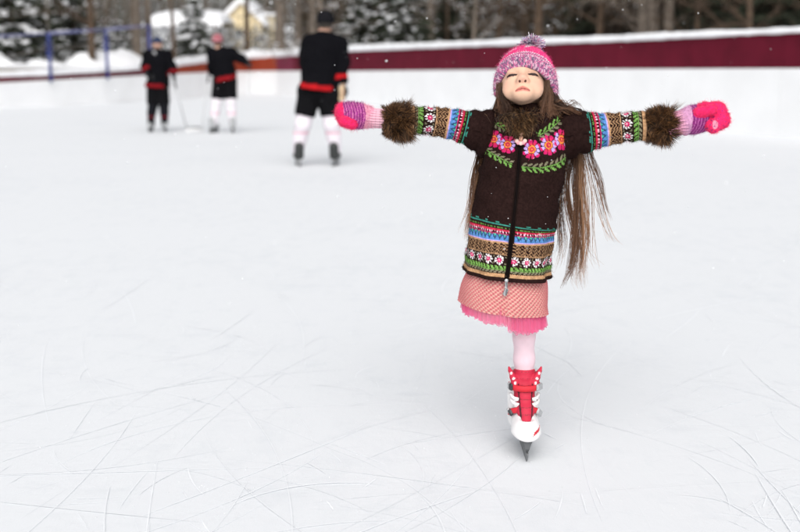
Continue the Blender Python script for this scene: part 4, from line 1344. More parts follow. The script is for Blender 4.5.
hf = fuzz(Vw, None, Ch, 9000, .006, .00035, 51, N=np.concatenate([N_[0][None], N_[0][None], N_]).reshape(-1, 3) @ HR.T)
Vw, Fw, Ch = join([(Vw, grid_faces(nv + 2, na), Ch), hf])
hat = mk('knit_hat', Vw, Fw, M['yarn'], girl, GB, col=Ch)
# pompom
pcw = P(532, 44.2, .055)
n = 3200; rg = np.random.default_rng(12)
dn = rg.normal(0, 1, (n, 3)); dn /= np.linalg.norm(dn, axis=1, keepdims=True)
t = np.linspace(.25, 1, 4)[None, :, None]; L = .0225 * rg.uniform(.85, 1.06, n)[:, None, None]
bend = rg.normal(0, .40, (n, 1, 3))
Pp = pcw + (dn[:, None] * L * t + bend * L * t ** 2) * np.array([1.0, .9, .74])
V, F = strands(Pp, np.array([.0013, .0015, .0015, .0011]), 4)
pp = np.array([pal['pale'], (.22, .15, .28), (.45, .38, .55), (.60, .30, .46), pal['white'], (.14, .09, .18)])
C = np.repeat(pp[rg.integers(0, 6, n)], 16, axis=0)
V, F, C = join([(V, F, C), (*blob(pcw, .017, 2), (.35, .2, .38))])
mk('pompom', V, F, M['yarn'], hat, GB, col=C)

# ---------------- hair: locks given as control points (image x, row, dy), width, count
def lock(pts, n, w0, w1, w2, seed, curl=.0, col=(.12, .065, .038), var=.5, rad=.00052, flat=1.0):
    rg = np.random.default_rng(seed); n = int(n * 1.35)
    g = smooth_path([P(*p_) for p_ in pts], 26)
    t = np.linspace(0, 1, 26)
    wid = np.interp(t, [0, .5, 1], [w0, w1, w2])
    off = rg.normal(0, 1, (n, 3)) * np.array([1, flat, .35])
    # sub-strands gather into clumps
    cl = rg.normal(0, 1, (9, 3)); ki = rg.integers(0, 9, n)
    off = off * .55 + cl[ki] * .60
    off[:, 1] *= flat
    wob = np.stack([vnoise(np.stack([t[None] * 3.2 + ki[:, None] * 7.3 + seed, np.full((n, 26), k * 5.0), rg.uniform(0, .5, (n, 1)) * np.ones((1, 26))], -1), 1, seed + k) for k in range(3)], -1)
    end = rg.uniform(.80, 1.0, n)
    Pn = g[None] + off[:, None] * wid[None, :, None] + wob * (.004 + .017 * t[None, :, None]) * (1 + curl)
    # shorten strands by remapping the parameter
    idx = end[:, None] * np.arange(26)[None]; i0 = np.clip(np.floor(idx).astype(int), 0, 24); f = (idx - i0)[..., None]
    r_ = np.arange(n)[:, None]
    Pn = Pn[r_, i0] * (1 - f) + Pn[r_, i0 + 1] * f
    V, F = strands(Pn, rad * np.interp(t, [0, .8, 1], [1, .9, .3]), 3)
    c0 = np.array(col) * rg.uniform(1 - var, 1 + var, (n, 1))
    c_ = c0[:, None] * (1 + .55 * t[None, :, None] * np.array([1.1, .9, .8]))
    return V, F, np.repeat(c_.reshape(-1, 3), 3, axis=0)
BR = (.098, .051, .029); LB = (.21, .118, .066); DK = (.036, .019, .012)
LK = [
    # beside the face, down onto the collar
    lock([(500, 84, -.02), (500.5, 98, -.035), (502, 106, -.045), (501, 112, -.055)], 90, .007, .007, .007, 1, col=BR),
    lock([(504, 88, -.045), (504.5, 100, -.055), (506, 107, -.065), (504, 112, -.075)], 80, .005, .006, .007, 2, col=DK),
    lock([(548, 80, -.045), (547.5, 94, -.055), (545.5, 107, -.075), (546, 117, -.09)], 90, .004, .0055, .006, 3, col=BR),
    lock([(549, 84, -.02), (549.5, 97, -.035), (549, 109, -.06), (551, 114, -.07)], 120, .006, .007, .007, 4, col=BR),
    lock([(550, 92, -.01), (556, 104, -.03), (566, 110, -.02), (577, 113, .03), (582, 122, .075)], 150, .007, .008, .006, 5, col=DK),
    lock([(548, 96, .0), (557, 108, -.04), (568, 109, -.02), (580, 116, .04)], 60, .006, .008, .008, 15, curl=1.0, col=BR),
    # mass behind the head and down the back
    lock([(524, 85, .10), (522, 110, .115), (519, 150, .135), (514, 200, .15), (510, 245, .155)], 420, .030, .036, .022, 6, col=BR),
    lock([(504, 95, .06), (496, 118, .09), (486, 145, .09), (477, 185, .05), (472, 215, .02), (467, 242, .0)], 90, .010, .0065, .003, 7, col=LB),
    lock([(502, 98, .06), (492, 120, .09), (481, 150, .07), (474, 178, .04), (473, 200, .02), (470, 225, .01)], 50, .008, .005, .003, 8, col=BR),
    lock([(504, 96, .06), (492, 125, .09), (480, 150, .08), (473, 180, .06), (468, 210, .04), (463, 235, .03)], 14, .008, .006, .008, 9, col=LB),
    # right side falls behind the arm and swings free
    lock([(548, 95, .05), (566, 118, .08), (574, 145, .075), (577, 175, .06), (577, 205, .05), (575, 240, .04), (571, 268, .03), (563, 287, .02)], 90, .014, .0055, .002, 10, col=BR),
    lock([(548, 95, .05), (570, 120, .08), (579, 150, .075), (581, 180, .06), (584, 210, .05), (585, 240, .05), (582, 265, .04), (583, 288, .04)], 80, .012, .0045, .003, 11, col=LB),
    lock([(548, 95, .05), (566, 120, .08), (571, 150, .08), (566, 180, .07), (569, 210, .06), (575, 235, .05), (578, 255, .04), (572, 275, .04)], 60, .012, .005, .003, 12, col=BR),
    lock([(548, 95, .05), (566, 120, .08), (573, 150, .08), (575, 185, .07), (579, 220, .06), (577, 250, .05), (575, 275, .04), (579, 292, .04)], 30, .012, .005, .004, 17, col=LB),
    lock([(546, 98, .05), (560, 125, .08), (562, 155, .09), (559, 185, .08), (560, 215, .06), (561, 240, .05), (557, 262, .04)], 26, .010, .006, .004, 13, col=DK),
    lock([(546, 98, .05), (564, 125, .08), (565, 160, .08), (563, 195, .07), (562, 225, .06), (565, 250, .05), (559, 272, .04)], 22, .010, .006, .006, 14, col=LB),
    lock([(550, 95, .05), (576, 120, .07), (588, 148, .06), (592, 162, .05), (600, 185, .04), (603, 205, .03), (607, 220, .03)], 26, .010, .004, .004, 16, col=BR),
    lock([(550, 95, .05), (574, 122, .07), (584, 150, .06), (594, 190, .05), (600, 215, .04), (607, 235, .03), (616, 243, .03)], 9, .010, .008, .010, 18, col=LB, rad=.0006),
    lock([(550, 95, .05), (574, 122, .07), (582, 150, .06), (590, 190, .05), (590, 230, .04), (592, 255, .03), (600, 272, .03)], 10, .010, .010, .014, 19, col=LB, rad=.0006),
]
V, F, C = join(LK)
mk('hair', V, F, M['hair'], girl, GB, col=C)

# ---------------- mittens
PUR = np.array([.23, .022, .17]); HOT = np.array([.76, .022, .13]); PK = np.array([.72, .30, .42]); PLI = np.array([.62, .33, .52])
def px_xy(v):
    """world -> flattened garment coordinates in photo pixels at her plane"""
    return (v[:, 0] - P(400, 118)[0]) / PX + 400, 118 - (v[:, 2] - P(400, 118)[2]) / PX
# left in the picture
lb = [P(371, 117.5, -.012), P(359, 116, -.014), P(351, 115, -.016)]
ltip = P(342.5, 112.5, -.020); lth = [P(352, 124, -.045), P(344, 121.5, -.052)]
def mitt_l(p):
    d = s_chain(p, lb, [.030, .037, .040], .012)
    d = smin(d, s_ell(p, ltip, (.023, .030, .030)), .010)
    t = s_cap(p, lth[0], lth[1], .016, .0165)
    return smin(d, t, .003)
V, F = surf(mitt_l, [P(330, 100)[0], GY - .10, P(400, 134)[2]], [P(374, 100)[0], GY + .06, P(400, 96)[2]], .0026)
X, Yp = px_xy(V)
dt_ = s_cap(V.astype(np.float32), lth[0], lth[1], .016, .0165); tipm = s_ell(V.astype(np.float32), ltip, (.023, .030, .030))
bend = X + .035 * (Yp - 115) ** 2 * .6
str_ = np.mod(bend, 2.7) < .95
C = np.where(str_[:, None], np.array([.56, .16, .36]), PUR * 1.2)
C = np.where((bend > 366.5)[:, None], PK, C)
isp = (dt_ < .002) | ((X < 344.2 + .10 * (Yp - 103)) & (tipm < .004))
C = np.where(isp[:, None], HOT, C)
C *= (1 + .18 * vnoise(V, 260, 3))[:, None]
N_ = vnormals(V, F); N_ *= np.sign(((V - V.mean(0)) * N_).sum(1).mean())
V = V + N_ * (.0011 * np.sin(X * 2.5) * np.cos(Yp * 2.5 + np.abs(np.sin(X * 1.25)) * 2))[:, None]
V, F, C = join([(V, F, C), fuzz(V, F, C, 5000, .006, .00035, 52, N=N_)])
mk('mitten', V, F, M['yarn'], girl, GB, col=C)
def ribbed_cuff(rows, seed, cola, colb):
    R_ = smooth_path(rows, 60); n = 200; a_ = np.linspace(0, 2 * PI, n, endpoint=False)
    C_ = np.array([P(r_[0], r_[1], r_[4]) for r_ in R_]); t = np.gradient(C_, axis=0); t /= np.linalg.norm(t, axis=1, keepdims=True)
    up = np.array([0, 0, 1.0]) - t * t[:, 2:3]; up /= np.linalg.norm(up, axis=1, keepdims=True); out = np.cross(t, up)
    rib = 1 + .035 * np.sin(a_ * 22)[None] + .03 * vnoise(np.stack([np.arange(60)[:, None] * .3 * np.ones((1, n)), np.cos(a_)[None] * 2 * np.ones((60, 1)), np.sin(a_)[None] * 2 * np.ones((60, 1))], -1), 1, seed)
    V = C_[:, None] + up[:, None] * ((R_[:, 2] * PX)[:, None] * rib * np.sin(a_)[None])[..., None] + out[:, None] * ((R_[:, 3])[:, None] * rib * np.cos(a_)[None])[..., None]
    f = (.5 + .5 * np.sin(a_ * 22))[None, :, None]; s = np.linspace(0, 1, 60)[:, None, None]
    lay = (np.mod(np.arange(60), 9) < 2)[:, None, None]
    c = (np.array(cola) * (1 - s) + np.array(colb) * s) * (.75 + .3 * f) * np.where(lay, .82, 1)
    return V.reshape(-1, 3), grid_faces(60, n), np.broadcast_to(c, V.shape).reshape(-1, 3)
V, F, C = ribbed_cuff([(366, 116.5, 10.8, .035, -.012), (370, 117.6, 10.0, .032, -.012), (377, 118.3, 9.4, .030, -.012), (388, 119, 9.2, .030, -.012)], 1, (.74, .36, .46), (.70, .42, .50))
mk('mitten_cuff', V, F, M['yarn'], girl, GB, col=C)
# right in the picture
rb = [P(682, 122.5, -.014), P(692, 120, -.016), P(700, 118.5, -.018)]
fing = [P(705, 110, -.030), P(717, 111, -.034), P(721, 120, -.044), P(713, 127, -.060)]
rth = [P(699, 112.5, -.052), P(711, 109.5, -.062)]
def mitt_r(p):
    d = s_chain(p, rb, [.034, .042, .043], .012)
    f = s_chain(p, fing, [.025, .026, .025, .020], .012)
    d = smin(d, f, .006)
    return smin(d, s_cap(p, rth[0], rth[1], .0165, .0165), .003)
V, F = surf(mitt_r, [P(676, 100)[0], GY - .12, P(400, 142)[2]], [P(734, 100)[0], GY + .06, P(400, 92)[2]], .0026)
X, Yp = px_xy(V); v32 = V.astype(np.float32)
df = s_chain(v32, fing, [.025, .026, .025, .020], .012); dt_ = s_cap(v32, rth[0], rth[1], .0165, .0165)
str_ = np.mod(X + .02 * (Yp - 118) ** 2, 2.9) < .8
C = np.where(str_[:, None], np.array([.46, .13, .36]), PUR * .95)
C = np.where((X < 684.5)[:, None], PLI, C)
isp = (df < .0045) | (dt_ < .0025)
C = np.where(isp[:, None], HOT, C)
tipc_ = (np.hypot((X - 705.2) * 1.6, Yp - 123.5) < 4.2) & (V[:, 1] < GY - .04) & (df < .006)
C = np.where(tipc_[:, None], np.array([.66, .26, .36]), C)
dots = isp & (np.mod(X * .9 + Yp * .5, 4) < 1.0) & (np.mod(Yp - X * .4, 4.5) < 1.2) & (dt_ > .004)
C = np.where(dots[:, None], PUR, C)
C *= (1 + .18 * vnoise(V, 260, 4))[:, None]
N_ = vnormals(V, F); N_ *= np.sign(((V - V.mean(0)) * N_).sum(1).mean())
V = V + N_ * (.0011 * np.sin(X * 2.5) * np.cos(Yp * 2.5 + np.abs(np.sin(X * 1.25)) * 2))[:, None]
V, F, C = join([(V, F, C), fuzz(V, F, C, 5000, .006, .00035, 53, N=N_)])
mk('mitten', V, F, M['yarn'], girl, GB, col=C)
V, F, C = ribbed_cuff([(685.5, 122, 13.2, .041, -.014), (680, 122.8, 12.0, .037, -.014), (674, 124, 12.0, .037, -.014), (662, 125, 11.0, .033, -.014)], 2, (.62, .34, .50), (.74, .28, .38))
mk('mitten_cuff', V, F, M['yarn'], girl, GB, col=C)

# ---------------- ice skates: foot frame, origin on the ice under the foot, toe towards -y
def sk_shell(p):
    toe = s_ell(p, (0, -.062, .092), (.0480, .064, .050))
    toe = smin(toe, s_cap(p, (0, -.02, .106), (0, .055, .108), .042, .040), .02)
    sole = s_ell(p, (0, -.004, .086), (.043, .124, .015))
    d = smin(toe, sole, .012)
    sh = s_cap(p, (0, .042, .12), (0, .052, .262), .050, .052)
    sh = np.maximum(sh, p[..., 2] - .262)
    d = smin(d, sh, .02)
    d = smax(d, .074 - p[..., 2] - .012 * np.clip((np.abs(p[..., 0]) / .046), 0, 1) ** 2 * -1, .004)
    # opening for tongue and laces: a wedge down the front
    op = s_cap(p, (0, -.072, .150), (0, .002, .29), .026, .041)
    d = smax(d, -op, .006)
    # scallops in the side shells
    for z in (.145, .182, .228):
        for sx in (-1, 1):
            d = smax(d, -s_ell(p, (sx * .055, -.010 + (z - .15) * .35, z), (.016, .024, .010)), .004)
    return d
def sk_liner(p):
    d = s_chain(p, [(0, -.060, .116), (0, -.034, .150), (0, .010, .200), (0, .024, .258)], [.021, .027, .033, .037], .012)
    sh = s_cap(p, (0, .046, .13), (0, .050, .262), .043, .043); sh = np.maximum(sh, p[..., 2] - .258); d = smin(d, sh, .015)
    # raised side flaps of the cuff
    for sx in (-1, 1):
        d = smin(d, s_cap(p, (sx * .030, -.002, .236), (sx * .052, .004, .284), .017, .006), .006)
    d = np.maximum(d, -s_cap(p, (0, .034, .266), (0, .034, .34), .032, .034))
    # puffed sections of the tongue
    d = d + .0022 * np.abs(np.sin(p[..., 2] * 150)) * (p[..., 1] < .02)
    return d
SHV = surf(sk_shell, [-.07, -.15, .06], [.07, .125, .29], .003)
SLV = surf(sk_liner, [-.075, -.1, .08], [.075, .115, .315], .003)
def arc(z0, z1, y0, w, h, t, drop=0.0):
    """strap: flat band round the front of the shaft"""
    k = 40; a_ = np.linspace(-1.75, 1.75, k)
    V = []
    for aa in a_:
        z = z0 + (z1 - z0) * (aa / 3.5 + .5) - drop * abs(aa / 1.75) ** 1.5
        r = w
        o = np.array([math.sin(aa) * r * 1.0, y0 - math.cos(aa) * r * .98, z]); n_ = np.array([math.sin(aa), -math.cos(aa), 0])
        for (dr, dz) in ((0, -h / 2), (t, -h / 2 + .002), (t, h / 2 - .002), (0, h / 2)):
            V.append(o + n_ * dr + np.array([0, 0, dz]))
    return np.array(V), grid_faces(k, 4)
M['snow_lace'] = mat('white_lace', (.78, .77, .77), .8)
def skate(R_, T_, label=None):
    def X(v): return np.asarray(v) @ R_.T + T_
    shellc = np.tile(np.array([.80, .79, .79]), (len(SHV[0]), 1))
    v = SHV[0]
    # small red mark on the toe cap
    lg = (v[:, 1] < -.07) & (np.abs((v[:, 0] - .030) - (v[:, 2] - .108) * .5) < .0085) & (np.abs(v[:, 2] - .106 - (v[:, 0] - .030) * .5) < .0050)
    shellc[lg] = (.55, .02, .04)
    bt = mk('ice_skate', X(v), SHV[1], M['shell'], girl, GB, col=shellc)
    if label: bt['label'] = label
    w = SLV[0]; lc = np.tile(np.array([.50, .012, .045]), (len(w), 1))
    lc[(w[:, 2] < .128)] = (.10, .01, .02)
    lc[np.abs(np.sin(w[:, 2] * 150)) < .12] = (.20, .01, .02)
    slot = (np.abs(np.abs(w[:, 0]) - .0175 - (w[:, 2] - .13) * .05) < .0026) & (w[:, 1] < .012) & (w[:, 2] < .235)
    lc[slot] = (.05, .004, .008)  # dark of the gaps beside the tongue, put into the colour
    for sx in (-1, 1):
        for (ex_, ez) in ((.045, .268), (.038, .252), (.033, .238)):
            m = np.hypot(w[:, 0] - sx * ex_, w[:, 2] - ez) < .0042
            lc[m] = (.8, .78, .78)
    o = mk('liner', X(w), SLV[1], M['red_nylon'], bt, GB, col=lc)
    for nm, args in (('strap', (.222, .222, .016, .0475, .021, .004)), ('strap', (.158, .158, .006, .0485, .020, .004, .028))):
        V, F = arc(*args)
        mk(nm, X(V), F, M['red_nylon'], bt, GB, col=np.tile(np.array([.58, .014, .030]), (len(V), 1)))
    for sx in (-1, 1):
        for z, y_, x_ in ((.190, -.014, .038), (.174, -.022, .037)):
            V, F = tube(smooth_path([[sx * (x_ + .008), y_ + .02, z + .006], [sx * x_, y_ - .006, z], [sx * (x_ - .014), y_ - .012, z - .003], [sx * (x_ - .004), y_ - .004, z - .010]], 12), .0052, 8)
            mk('lace_loop', X(V), F, M['snow_lace'], bt, GB)
    for z, y_ in ((.223, -.006), (.140, -.014)):
        tl = 0 if z > .2 else .7
        for sx, mm, nm, L_ in ((1, M['silver'], 'buckle', .044), (-1, M['dark_plastic'], 'buckle', .022)):
            rz = rot_z(sx * .95) @ rot_y(sx * tl * (-1 if False else 1))
            V, F = bevbox([0, 0, 0], [L_ * .8, .010, .023], .004)
            V = V @ rz.T + np.array([sx * .046, y_ - .004, z])
            mk(nm, X(V), F, mm, bt, GB, smooth=False)
            if sx == 1:
                V, F = bevbox([0, 0, 0], [L_ * .55, .012, .012], .003); V = V @ rz.T + np.array([sx * .045, y_ - .002, z]); mk('buckle_lever', X(V), F, mat('buckle_grey', (.6, .6, .61), .3, metal=.4), bt, GB, smooth=False)
            else:
                V, F = bevbox([0, 0, 0], [.012, .012, .021], .003); V = V @ rz.T + np.array([sx * .049, y_ + .012, z]); mk('buckle_plate', X(V), F, M['silver'], bt, GB, smooth=False)
    # blade holder: two pedestals widening up to the sole, and the blade
    def prism(outline, w0, w1, z0, z1):
        """outline (y,z) polygon, thickness varies with height"""
        V = []; n_ = len(outline)
        for sx in (-1, 1):
            for y_, z in outline:
                ww = w0 + (w1 - w0) * np.clip((z - z0) / (z1 - z0), 0, 1)
                V.append([sx * ww, y_, z])
        F4 = np.array([[i, (i + 1) % n_, n_ + (i + 1) % n_, n_ + i] for i in range(n_)])
        Fa = np.array([[0, i, i + 1] for i in range(1, n_ - 1)]); Fb = np.array([[n_, n_ + i + 1, n_ + i] for i in range(1, n_ - 1)])
        return np.array(V), [F4, Fa, Fb]
    hold = [(-.112, .080), (-.108, .050), (-.100, .034), (.104, .034), (.108, .080), (.070, .080), (.055, .052), (.0, .048), (-.030, .052), (-.042, .080)]
    # triangulated from strips instead of a fan (the outline is not convex)
    ys = np.linspace(-.112, .108, 60)
    top = np.full(60, .079); bot = np.full(60, .030)
    bot = bot + .018 * np.clip((-ys - .098) / .014, 0, 1)
    V = []
    for y_, zt, zb in zip(ys, top, bot):
        for z in (zb, zb * .5 + zt * .5, zt):
            ww = .0035 + .0140 * np.clip((z - .030) / .048, 0, 1) ** 1.7
            V += [[-ww, y_, z]]
        for z in (zt, zb * .5 + zt * .5, zb):
            ww = .0035 + .0140 * np.clip((z - .030) / .048, 0, 1) ** 1.7
            V += [[ww, y_, z]]
    V = np.array(V); F = [grid_faces(60, 6), np.array([[0, 1, 4, 5], [1, 2, 3, 4]]), np.array([[0, 1, 4, 5], [1, 2, 3, 4]])[:, ::-1] + 59 * 6]
    mk('blade_holder', X(V), F, mat('holder_grey', (.085, .09, .096), .55), bt, GB, smooth=False)
    ys = np.linspace(-.120, .118, 80); bot = .0005 + .030 * np.clip((-ys - .088) / .032, 0, 1) ** 2 + .012 * np.clip((ys - .100) / .018, 0, 1) ** 2
    V = []
    for y_, zb in zip(ys, bot):
        V += [[-.0016, y_, zb], [-.0026, y_, .036], [.0026, y_, .036], [.0016, y_, zb]]
    V = np.array(V); F = [grid_faces(80, 4), np.array([[0, 1, 2, 3]]), np.array([[3, 2, 1, 0]]) + 79 * 4]
    mk('blade', X(V), F, M['steel'], bt, GB, smooth=False)
    return bt
# standing skate
Tf = np.array([P(523, 461, -.0)[0], GY - .006, 0.0])
skate(rot_z(math.radians(0)), Tf, 'skate she stands on, blade touching the ice')
# raised skate: shin points backwards, sole faces away from the camera
Rr = rot_x(math.radians(-78))
anc = Rr @ np.array([0, .05, .20])
skate(Rr, ank_l - anc + np.array([0, .0, 0]), 'skate of the leg lifted behind her')
# ================================================================== HOCKEY PLAYERS
def player(name_label, D, J, opt):
    """J: dict of joints given as (image x, row, dy). D distance. opt: colours and extras"""
    def Q(k): 
        v = J[k]; return at(v[0], v[1], D + (v[2] if len(v) > 2 else 0))
    j = {k: Q(k) for k in J}
    base = np.array([(j['ank_l'][0] + j['ank_r'][0]) / 2, D, 0.0])
    s = opt.get('s', 1.0); fc = -1 if opt['front'] else 1      # face direction sign: front = facing camera
    hd = j['head']; nk = j['neck']; pel = j['pelvis']; ch = j['chest']
    h = opt.get('h', .02)
    def arm(p, side, k):
        return s_chain(p, [j['sh_' + side], j['el_' + side], j['wr_' + side]], [.065 * s + k, .05 * s + k, .037 * s + k * .8], .03)
    def leg(p, side, k):
        return s_chain(p, [j['hip_' + side], j['kn_' + side], j['cf_' + side], j['ank_' + side]], [.10 * s + k, .068 * s + k, .062 * s + k, .042 * s + k], .03)
    def hand(p, side):
        w = j['wr_' + side]; e = j['el_' + side]; d = (w - e) / np.linalg.norm(w - e)
        r = s_ell(p, w + d * .07 * s, (.036 * s, .036 * s, .05 * s))
        for q_ in range(4):
            off = np.array([0, (q_ - 1.5) * .019, 0]) * s
            r = smin(r, s_chain(p, [w + d * .08 * s + off, w + d * (.135 - .006 * abs(q_ - 1)) * s + off, w + d * .145 * s + off + np.array([-.03 * fc, 0, 0])], [.013 * s, .011 * s, .010 * s], .006), .008)
        r = smin(r, s_cap(p, w + d * .05 * s + np.array([0, -.03, 0]), w + d * .10 * s + np.array([0, -.055, 0]), .014 * s, .011 * s), .008)
        return r
    def body(p):
        d = s_ell(p, hd, (.080 * s, .097 * s, .115 * s))
        d = smin(d, s_ell(p, hd + np.array([0, fc * -.0 - (.03 if opt['front'] else -.03), -.055]), (.058 * s, .06 * s, .06 * s)), .03)
        ny = -.098 if opt['front'] else .098
        d = smin(d, s_cap(p, hd + np.array([0, ny * .9, .01]), hd + np.array([0, ny * 1.15, -.03]), .012, .017), .012)
        for sx in (-1, 1): d = smin(d, s_ell(p, hd + np.array([sx * .082 * s, 0, -.015]), (.012, .022, .032)), .008)
        d = smin(d, s_chain(p, [hd + np.array([0, 0, -.06]), nk, ch, pel], [.056 * s, .06 * s, .13 * s, .13 * s], .05), .02)
        d = smin(d, s_cap(p, j['sh_l'], j['sh_r'], .07 * s), .05)
        for sd in 'lr':
            d = smin(d, arm(p, sd, 0), .03); d = smin(d, leg(p, sd, 0), .03); d = smin(d, hand(p, sd), .015)
        return d
    allp = np.array(list(j.values()))
    lo = allp.min(0) - .22; hi = allp.max(0) + .22; lo[2] = max(lo[2], .03)
    V, F = surf(body, lo, hi, h * .8)
    c = np.tile(np.array([.50, .30, .22]), (len(V), 1))
    zz = V[:, 2] - hd[2]; yy = (V[:, 1] - hd[1]) * (1 if opt['front'] else -1); xx = np.abs(V[:, 0] - hd[0])
    isd = np.linalg.norm(V - hd, axis=1) < .17
    fr = isd & (yy < -.05)
    c[fr & (np.abs(zz - .012) < .010) & (np.abs(xx - .033) < .015)] = (.06, .04, .035)
    c[fr & (np.abs(zz + .062) < .009) & (xx < .026)] = (.40, .15, .13)
    hair = isd & ((yy > .012) & (zz > -.07) | (zz > .065))
    if opt.get('gloved'):
        for sd in 'lr': c[np.linalg.norm(V - j['wr_' + sd], axis=1) < .21] = (.02, .02, .022)
    c[hair] = opt.get('hair', (.05, .035, .025))
    if opt.get('beard'): c[fr & (zz < -.05) & (xx > .02)] = (.22, .19, .17)
    person = mk('person', V, F, M['skin'], None, base, col=c)
    tag(person, name_label, 'person')
    # jersey
    def jersey(p):
        d = s_chain(p, [nk - np.array([0, 0, .05 * s]), ch, pel + np.array([0, 0, .06])], [.11 * s, .185 * s, .18 * s], .06)
        q2 = p.copy(); 
        d = smin(d, s_chain(q2, [ch, j['hem']], [.19 * s, opt.get('hemr', .20) * s], .05), .05)
        d = smin(d, s_cap(p, j['sh_l'], j['sh_r'], .095 * s), .06)
        for sd in 'lr':
            d = smin(d, arm(p, sd, .034), .04)
        n_ = (j['ch2'] if 'ch2' in j else ch)
        ax = (nk - j['hem']); ax /= np.linalg.norm(ax)
        cutp = j['hem'] - ax * opt.get('cut', .02)
        d = np.maximum(d, np.where(np.linalg.norm((p - cutp)[..., :2], axis=-1) < .36, -((p - cutp) @ ax.astype(np.float32)), -1)) if opt.get('docut', True) else d
        for sd in 'lr':
            w = j['wr_' + sd]; e = j['el_' + sd]; dd = (w - e) / np.linalg.norm(w - e)
            near = s_cap(p, e, w + dd * .25, .11)
            d = np.where(near < 0, np.maximum(d, (p - w - dd * .012) @ dd.astype(np.float32)), d)
        return d
    V, F = surf(jersey, lo, hi, h)
    V = V + (.030 * vnoise(V, 6, 3) + .016 * vnoise(V, 15, 4))[:, None] * np.array([1, 1, 0])
    c = np.tile(np.array([.0045, .0045, .006]), (len(V), 1))
    ax = (nk - j['hem']); ax /= np.linalg.norm(ax)
    t = (V - j['hem']) @ ax
    armd = np.minimum(s_cap(V.astype(np.float32), j['sh_l'] * .45 + j['el_l'] * .55, j['wr_l'], .11), s_cap(V.astype(np.float32), j['sh_r'] * .45 + j['el_r'] * .55, j['wr_r'], .11))
    core = (armd > -.02) | (np.abs(V[:, 0] - j['hem'][0]) < .25)
    a0, a1 = opt['stripe']
    c[core & (t > a0) & (t < a1)] = opt.get('redc', (.36, .010, .012))
    for sd in 'lr':
        w = j['wr_' + sd]; e = j['el_' + sd]; L_ = np.linalg.norm(w - e); tt = ((V - e) @ ((w - e) / L_)) / L_
        b0, b1 = opt.get('cuff_' + sd, (9, 9))
        near = s_cap(V.astype(np.float32), e, w, .115) < 0
        c[near & (tt > b0) & (tt < b1)] = opt.get('redc', (.36, .010, .012))
    mk('hockey_jersey', V, F, M['attr'], person, base, col=c)
    # shorts
    def shorts(p):
        d = s_cap(p, j['hip_l'] + np.array([0, 0, .06]), j['hip_r'] + np.array([0, 0, .06]), .135 * s)
        for sd in 'lr':
            hp_, kn = j['hip_' + sd], j['kn_' + sd]; f = opt.get('short_len', .8); e = hp_ * (1 - f) + kn * f
            d = smin(d, s_cap(p, hp_, e, .130 * s, .120 * s), .02)
            dn = (kn - hp_) / np.linalg.norm(kn - hp_)
            d = np.where(p[..., 2] < hp_[2] - .05, np.maximum(d, (p - e) @ dn.astype(np.float32)), d)
        return d
    V, F = surf(shorts, lo, hi, h)
    mk('hockey_shorts', V, F, M['black_cloth'], person, base)
    # socks / leggings
    def socks(p):
        return np.minimum(leg(p, 'l', .022), leg(p, 'r', .022))
    lo2 = lo.copy(); hi2 = hi.copy(); hi2[2] = max(j['kn_l'][2], j['kn_r'][2]) + .25; lo2[2] = .10
    V, F = surf(socks, lo2, hi2, h * .8)
    c = np.tile(np.array(opt['sock']), (len(V), 1))
    b0, b1, bc = opt['band']
    c[(V[:, 2] > b0) & (V[:, 2] < b1)] = bc
    mk('socks', V, F, M['attr'], person, base, col=c)
    # cap
    def cap(p):
        d = s_ell(p, hd + np.array([0, 0, .035 * s]), (.097 * s, .112 * s, .105 * s))
        return np.maximum(d, (hd[2] + opt.get('caplow', .02)) - p[..., 2])
    V, F = surf(cap, hd - .2, hd + .2, .010)
    c = np.tile(np.array(opt['cap']), (len(V), 1))
    if 'cap2' in opt: c[np.mod((V[:, 2] - hd[2]) * 1.0, .06) < .028] = opt['cap2']
    mk('knit_cap', V, F, M['attr'], person, base, col=c)
    if opt.get('scarf'):
        fz = -1 if opt['front'] else 1
        def hood(p):
            d = s_ell(p, nk + np.array([0, .0, .0]), (.12, .12, .07))
            return smin(d, s_cap(p, nk + np.array([-.04, -.12, -.02]), ch + np.array([.03, -.165, .02]), .04, .02), .03)
        V, F = surf(hood, nk - .35, nk + .25, .014)
        mk('hood', V, F, mat('grey_hood', (.30, .30, .31), .95), person, base)
    # skates
    for sd in 'lr':
        a_ = j['ank_' + sd]; yaw = math.radians(opt.get('yaw_' + sd, 0)) + (0 if opt['front'] else PI)
        T0 = np.array([a_[0], a_[1], max(0.0, opt.get('lift_' + sd, 0.0))])
        R_ = rot_z(yaw); k = 1.28
        Zs = k
        def X(v): return (np.asarray(v) * k * np.array([1, 1, 1])) @ R_.T + T0
        def bt(p):
            d = s_cap(p, (0, -.075, .100), (0, .03, .108), .036, .044)
            d = smin(d, s_cap(p, (0, .045, .10), (0, .055, .19), .046, .047), .02)
            return np.maximum(d, .066 - p[..., 2])
        V, F = surf(bt, [-.07, -.14, .05], [.07, .13, .25], .010)
        sk = mk('ice_skate', X(V), F, opt['skatem'], person, base)
        V, F = join([bevbox([0, 0, .05], [.022, .19, .035], .006)])[:2]
        mk('blade_holder', X(V), F, opt.get('holderm', M['dark_plastic']), sk, base)
        V, F = bevbox([0, 0, .016], [.006, .235, .034], .002)
        mk('blade', X(V), F, M['steel'], sk, base, smooth=False)
    return person, j, base

M['black_skate'] = mat('black_skate', (.02, .022, .022), .5)
M['grey_skate'] = mat('grey_skate', (.35, .36, .37), .5)
RED_ = (.45, .012, .016)
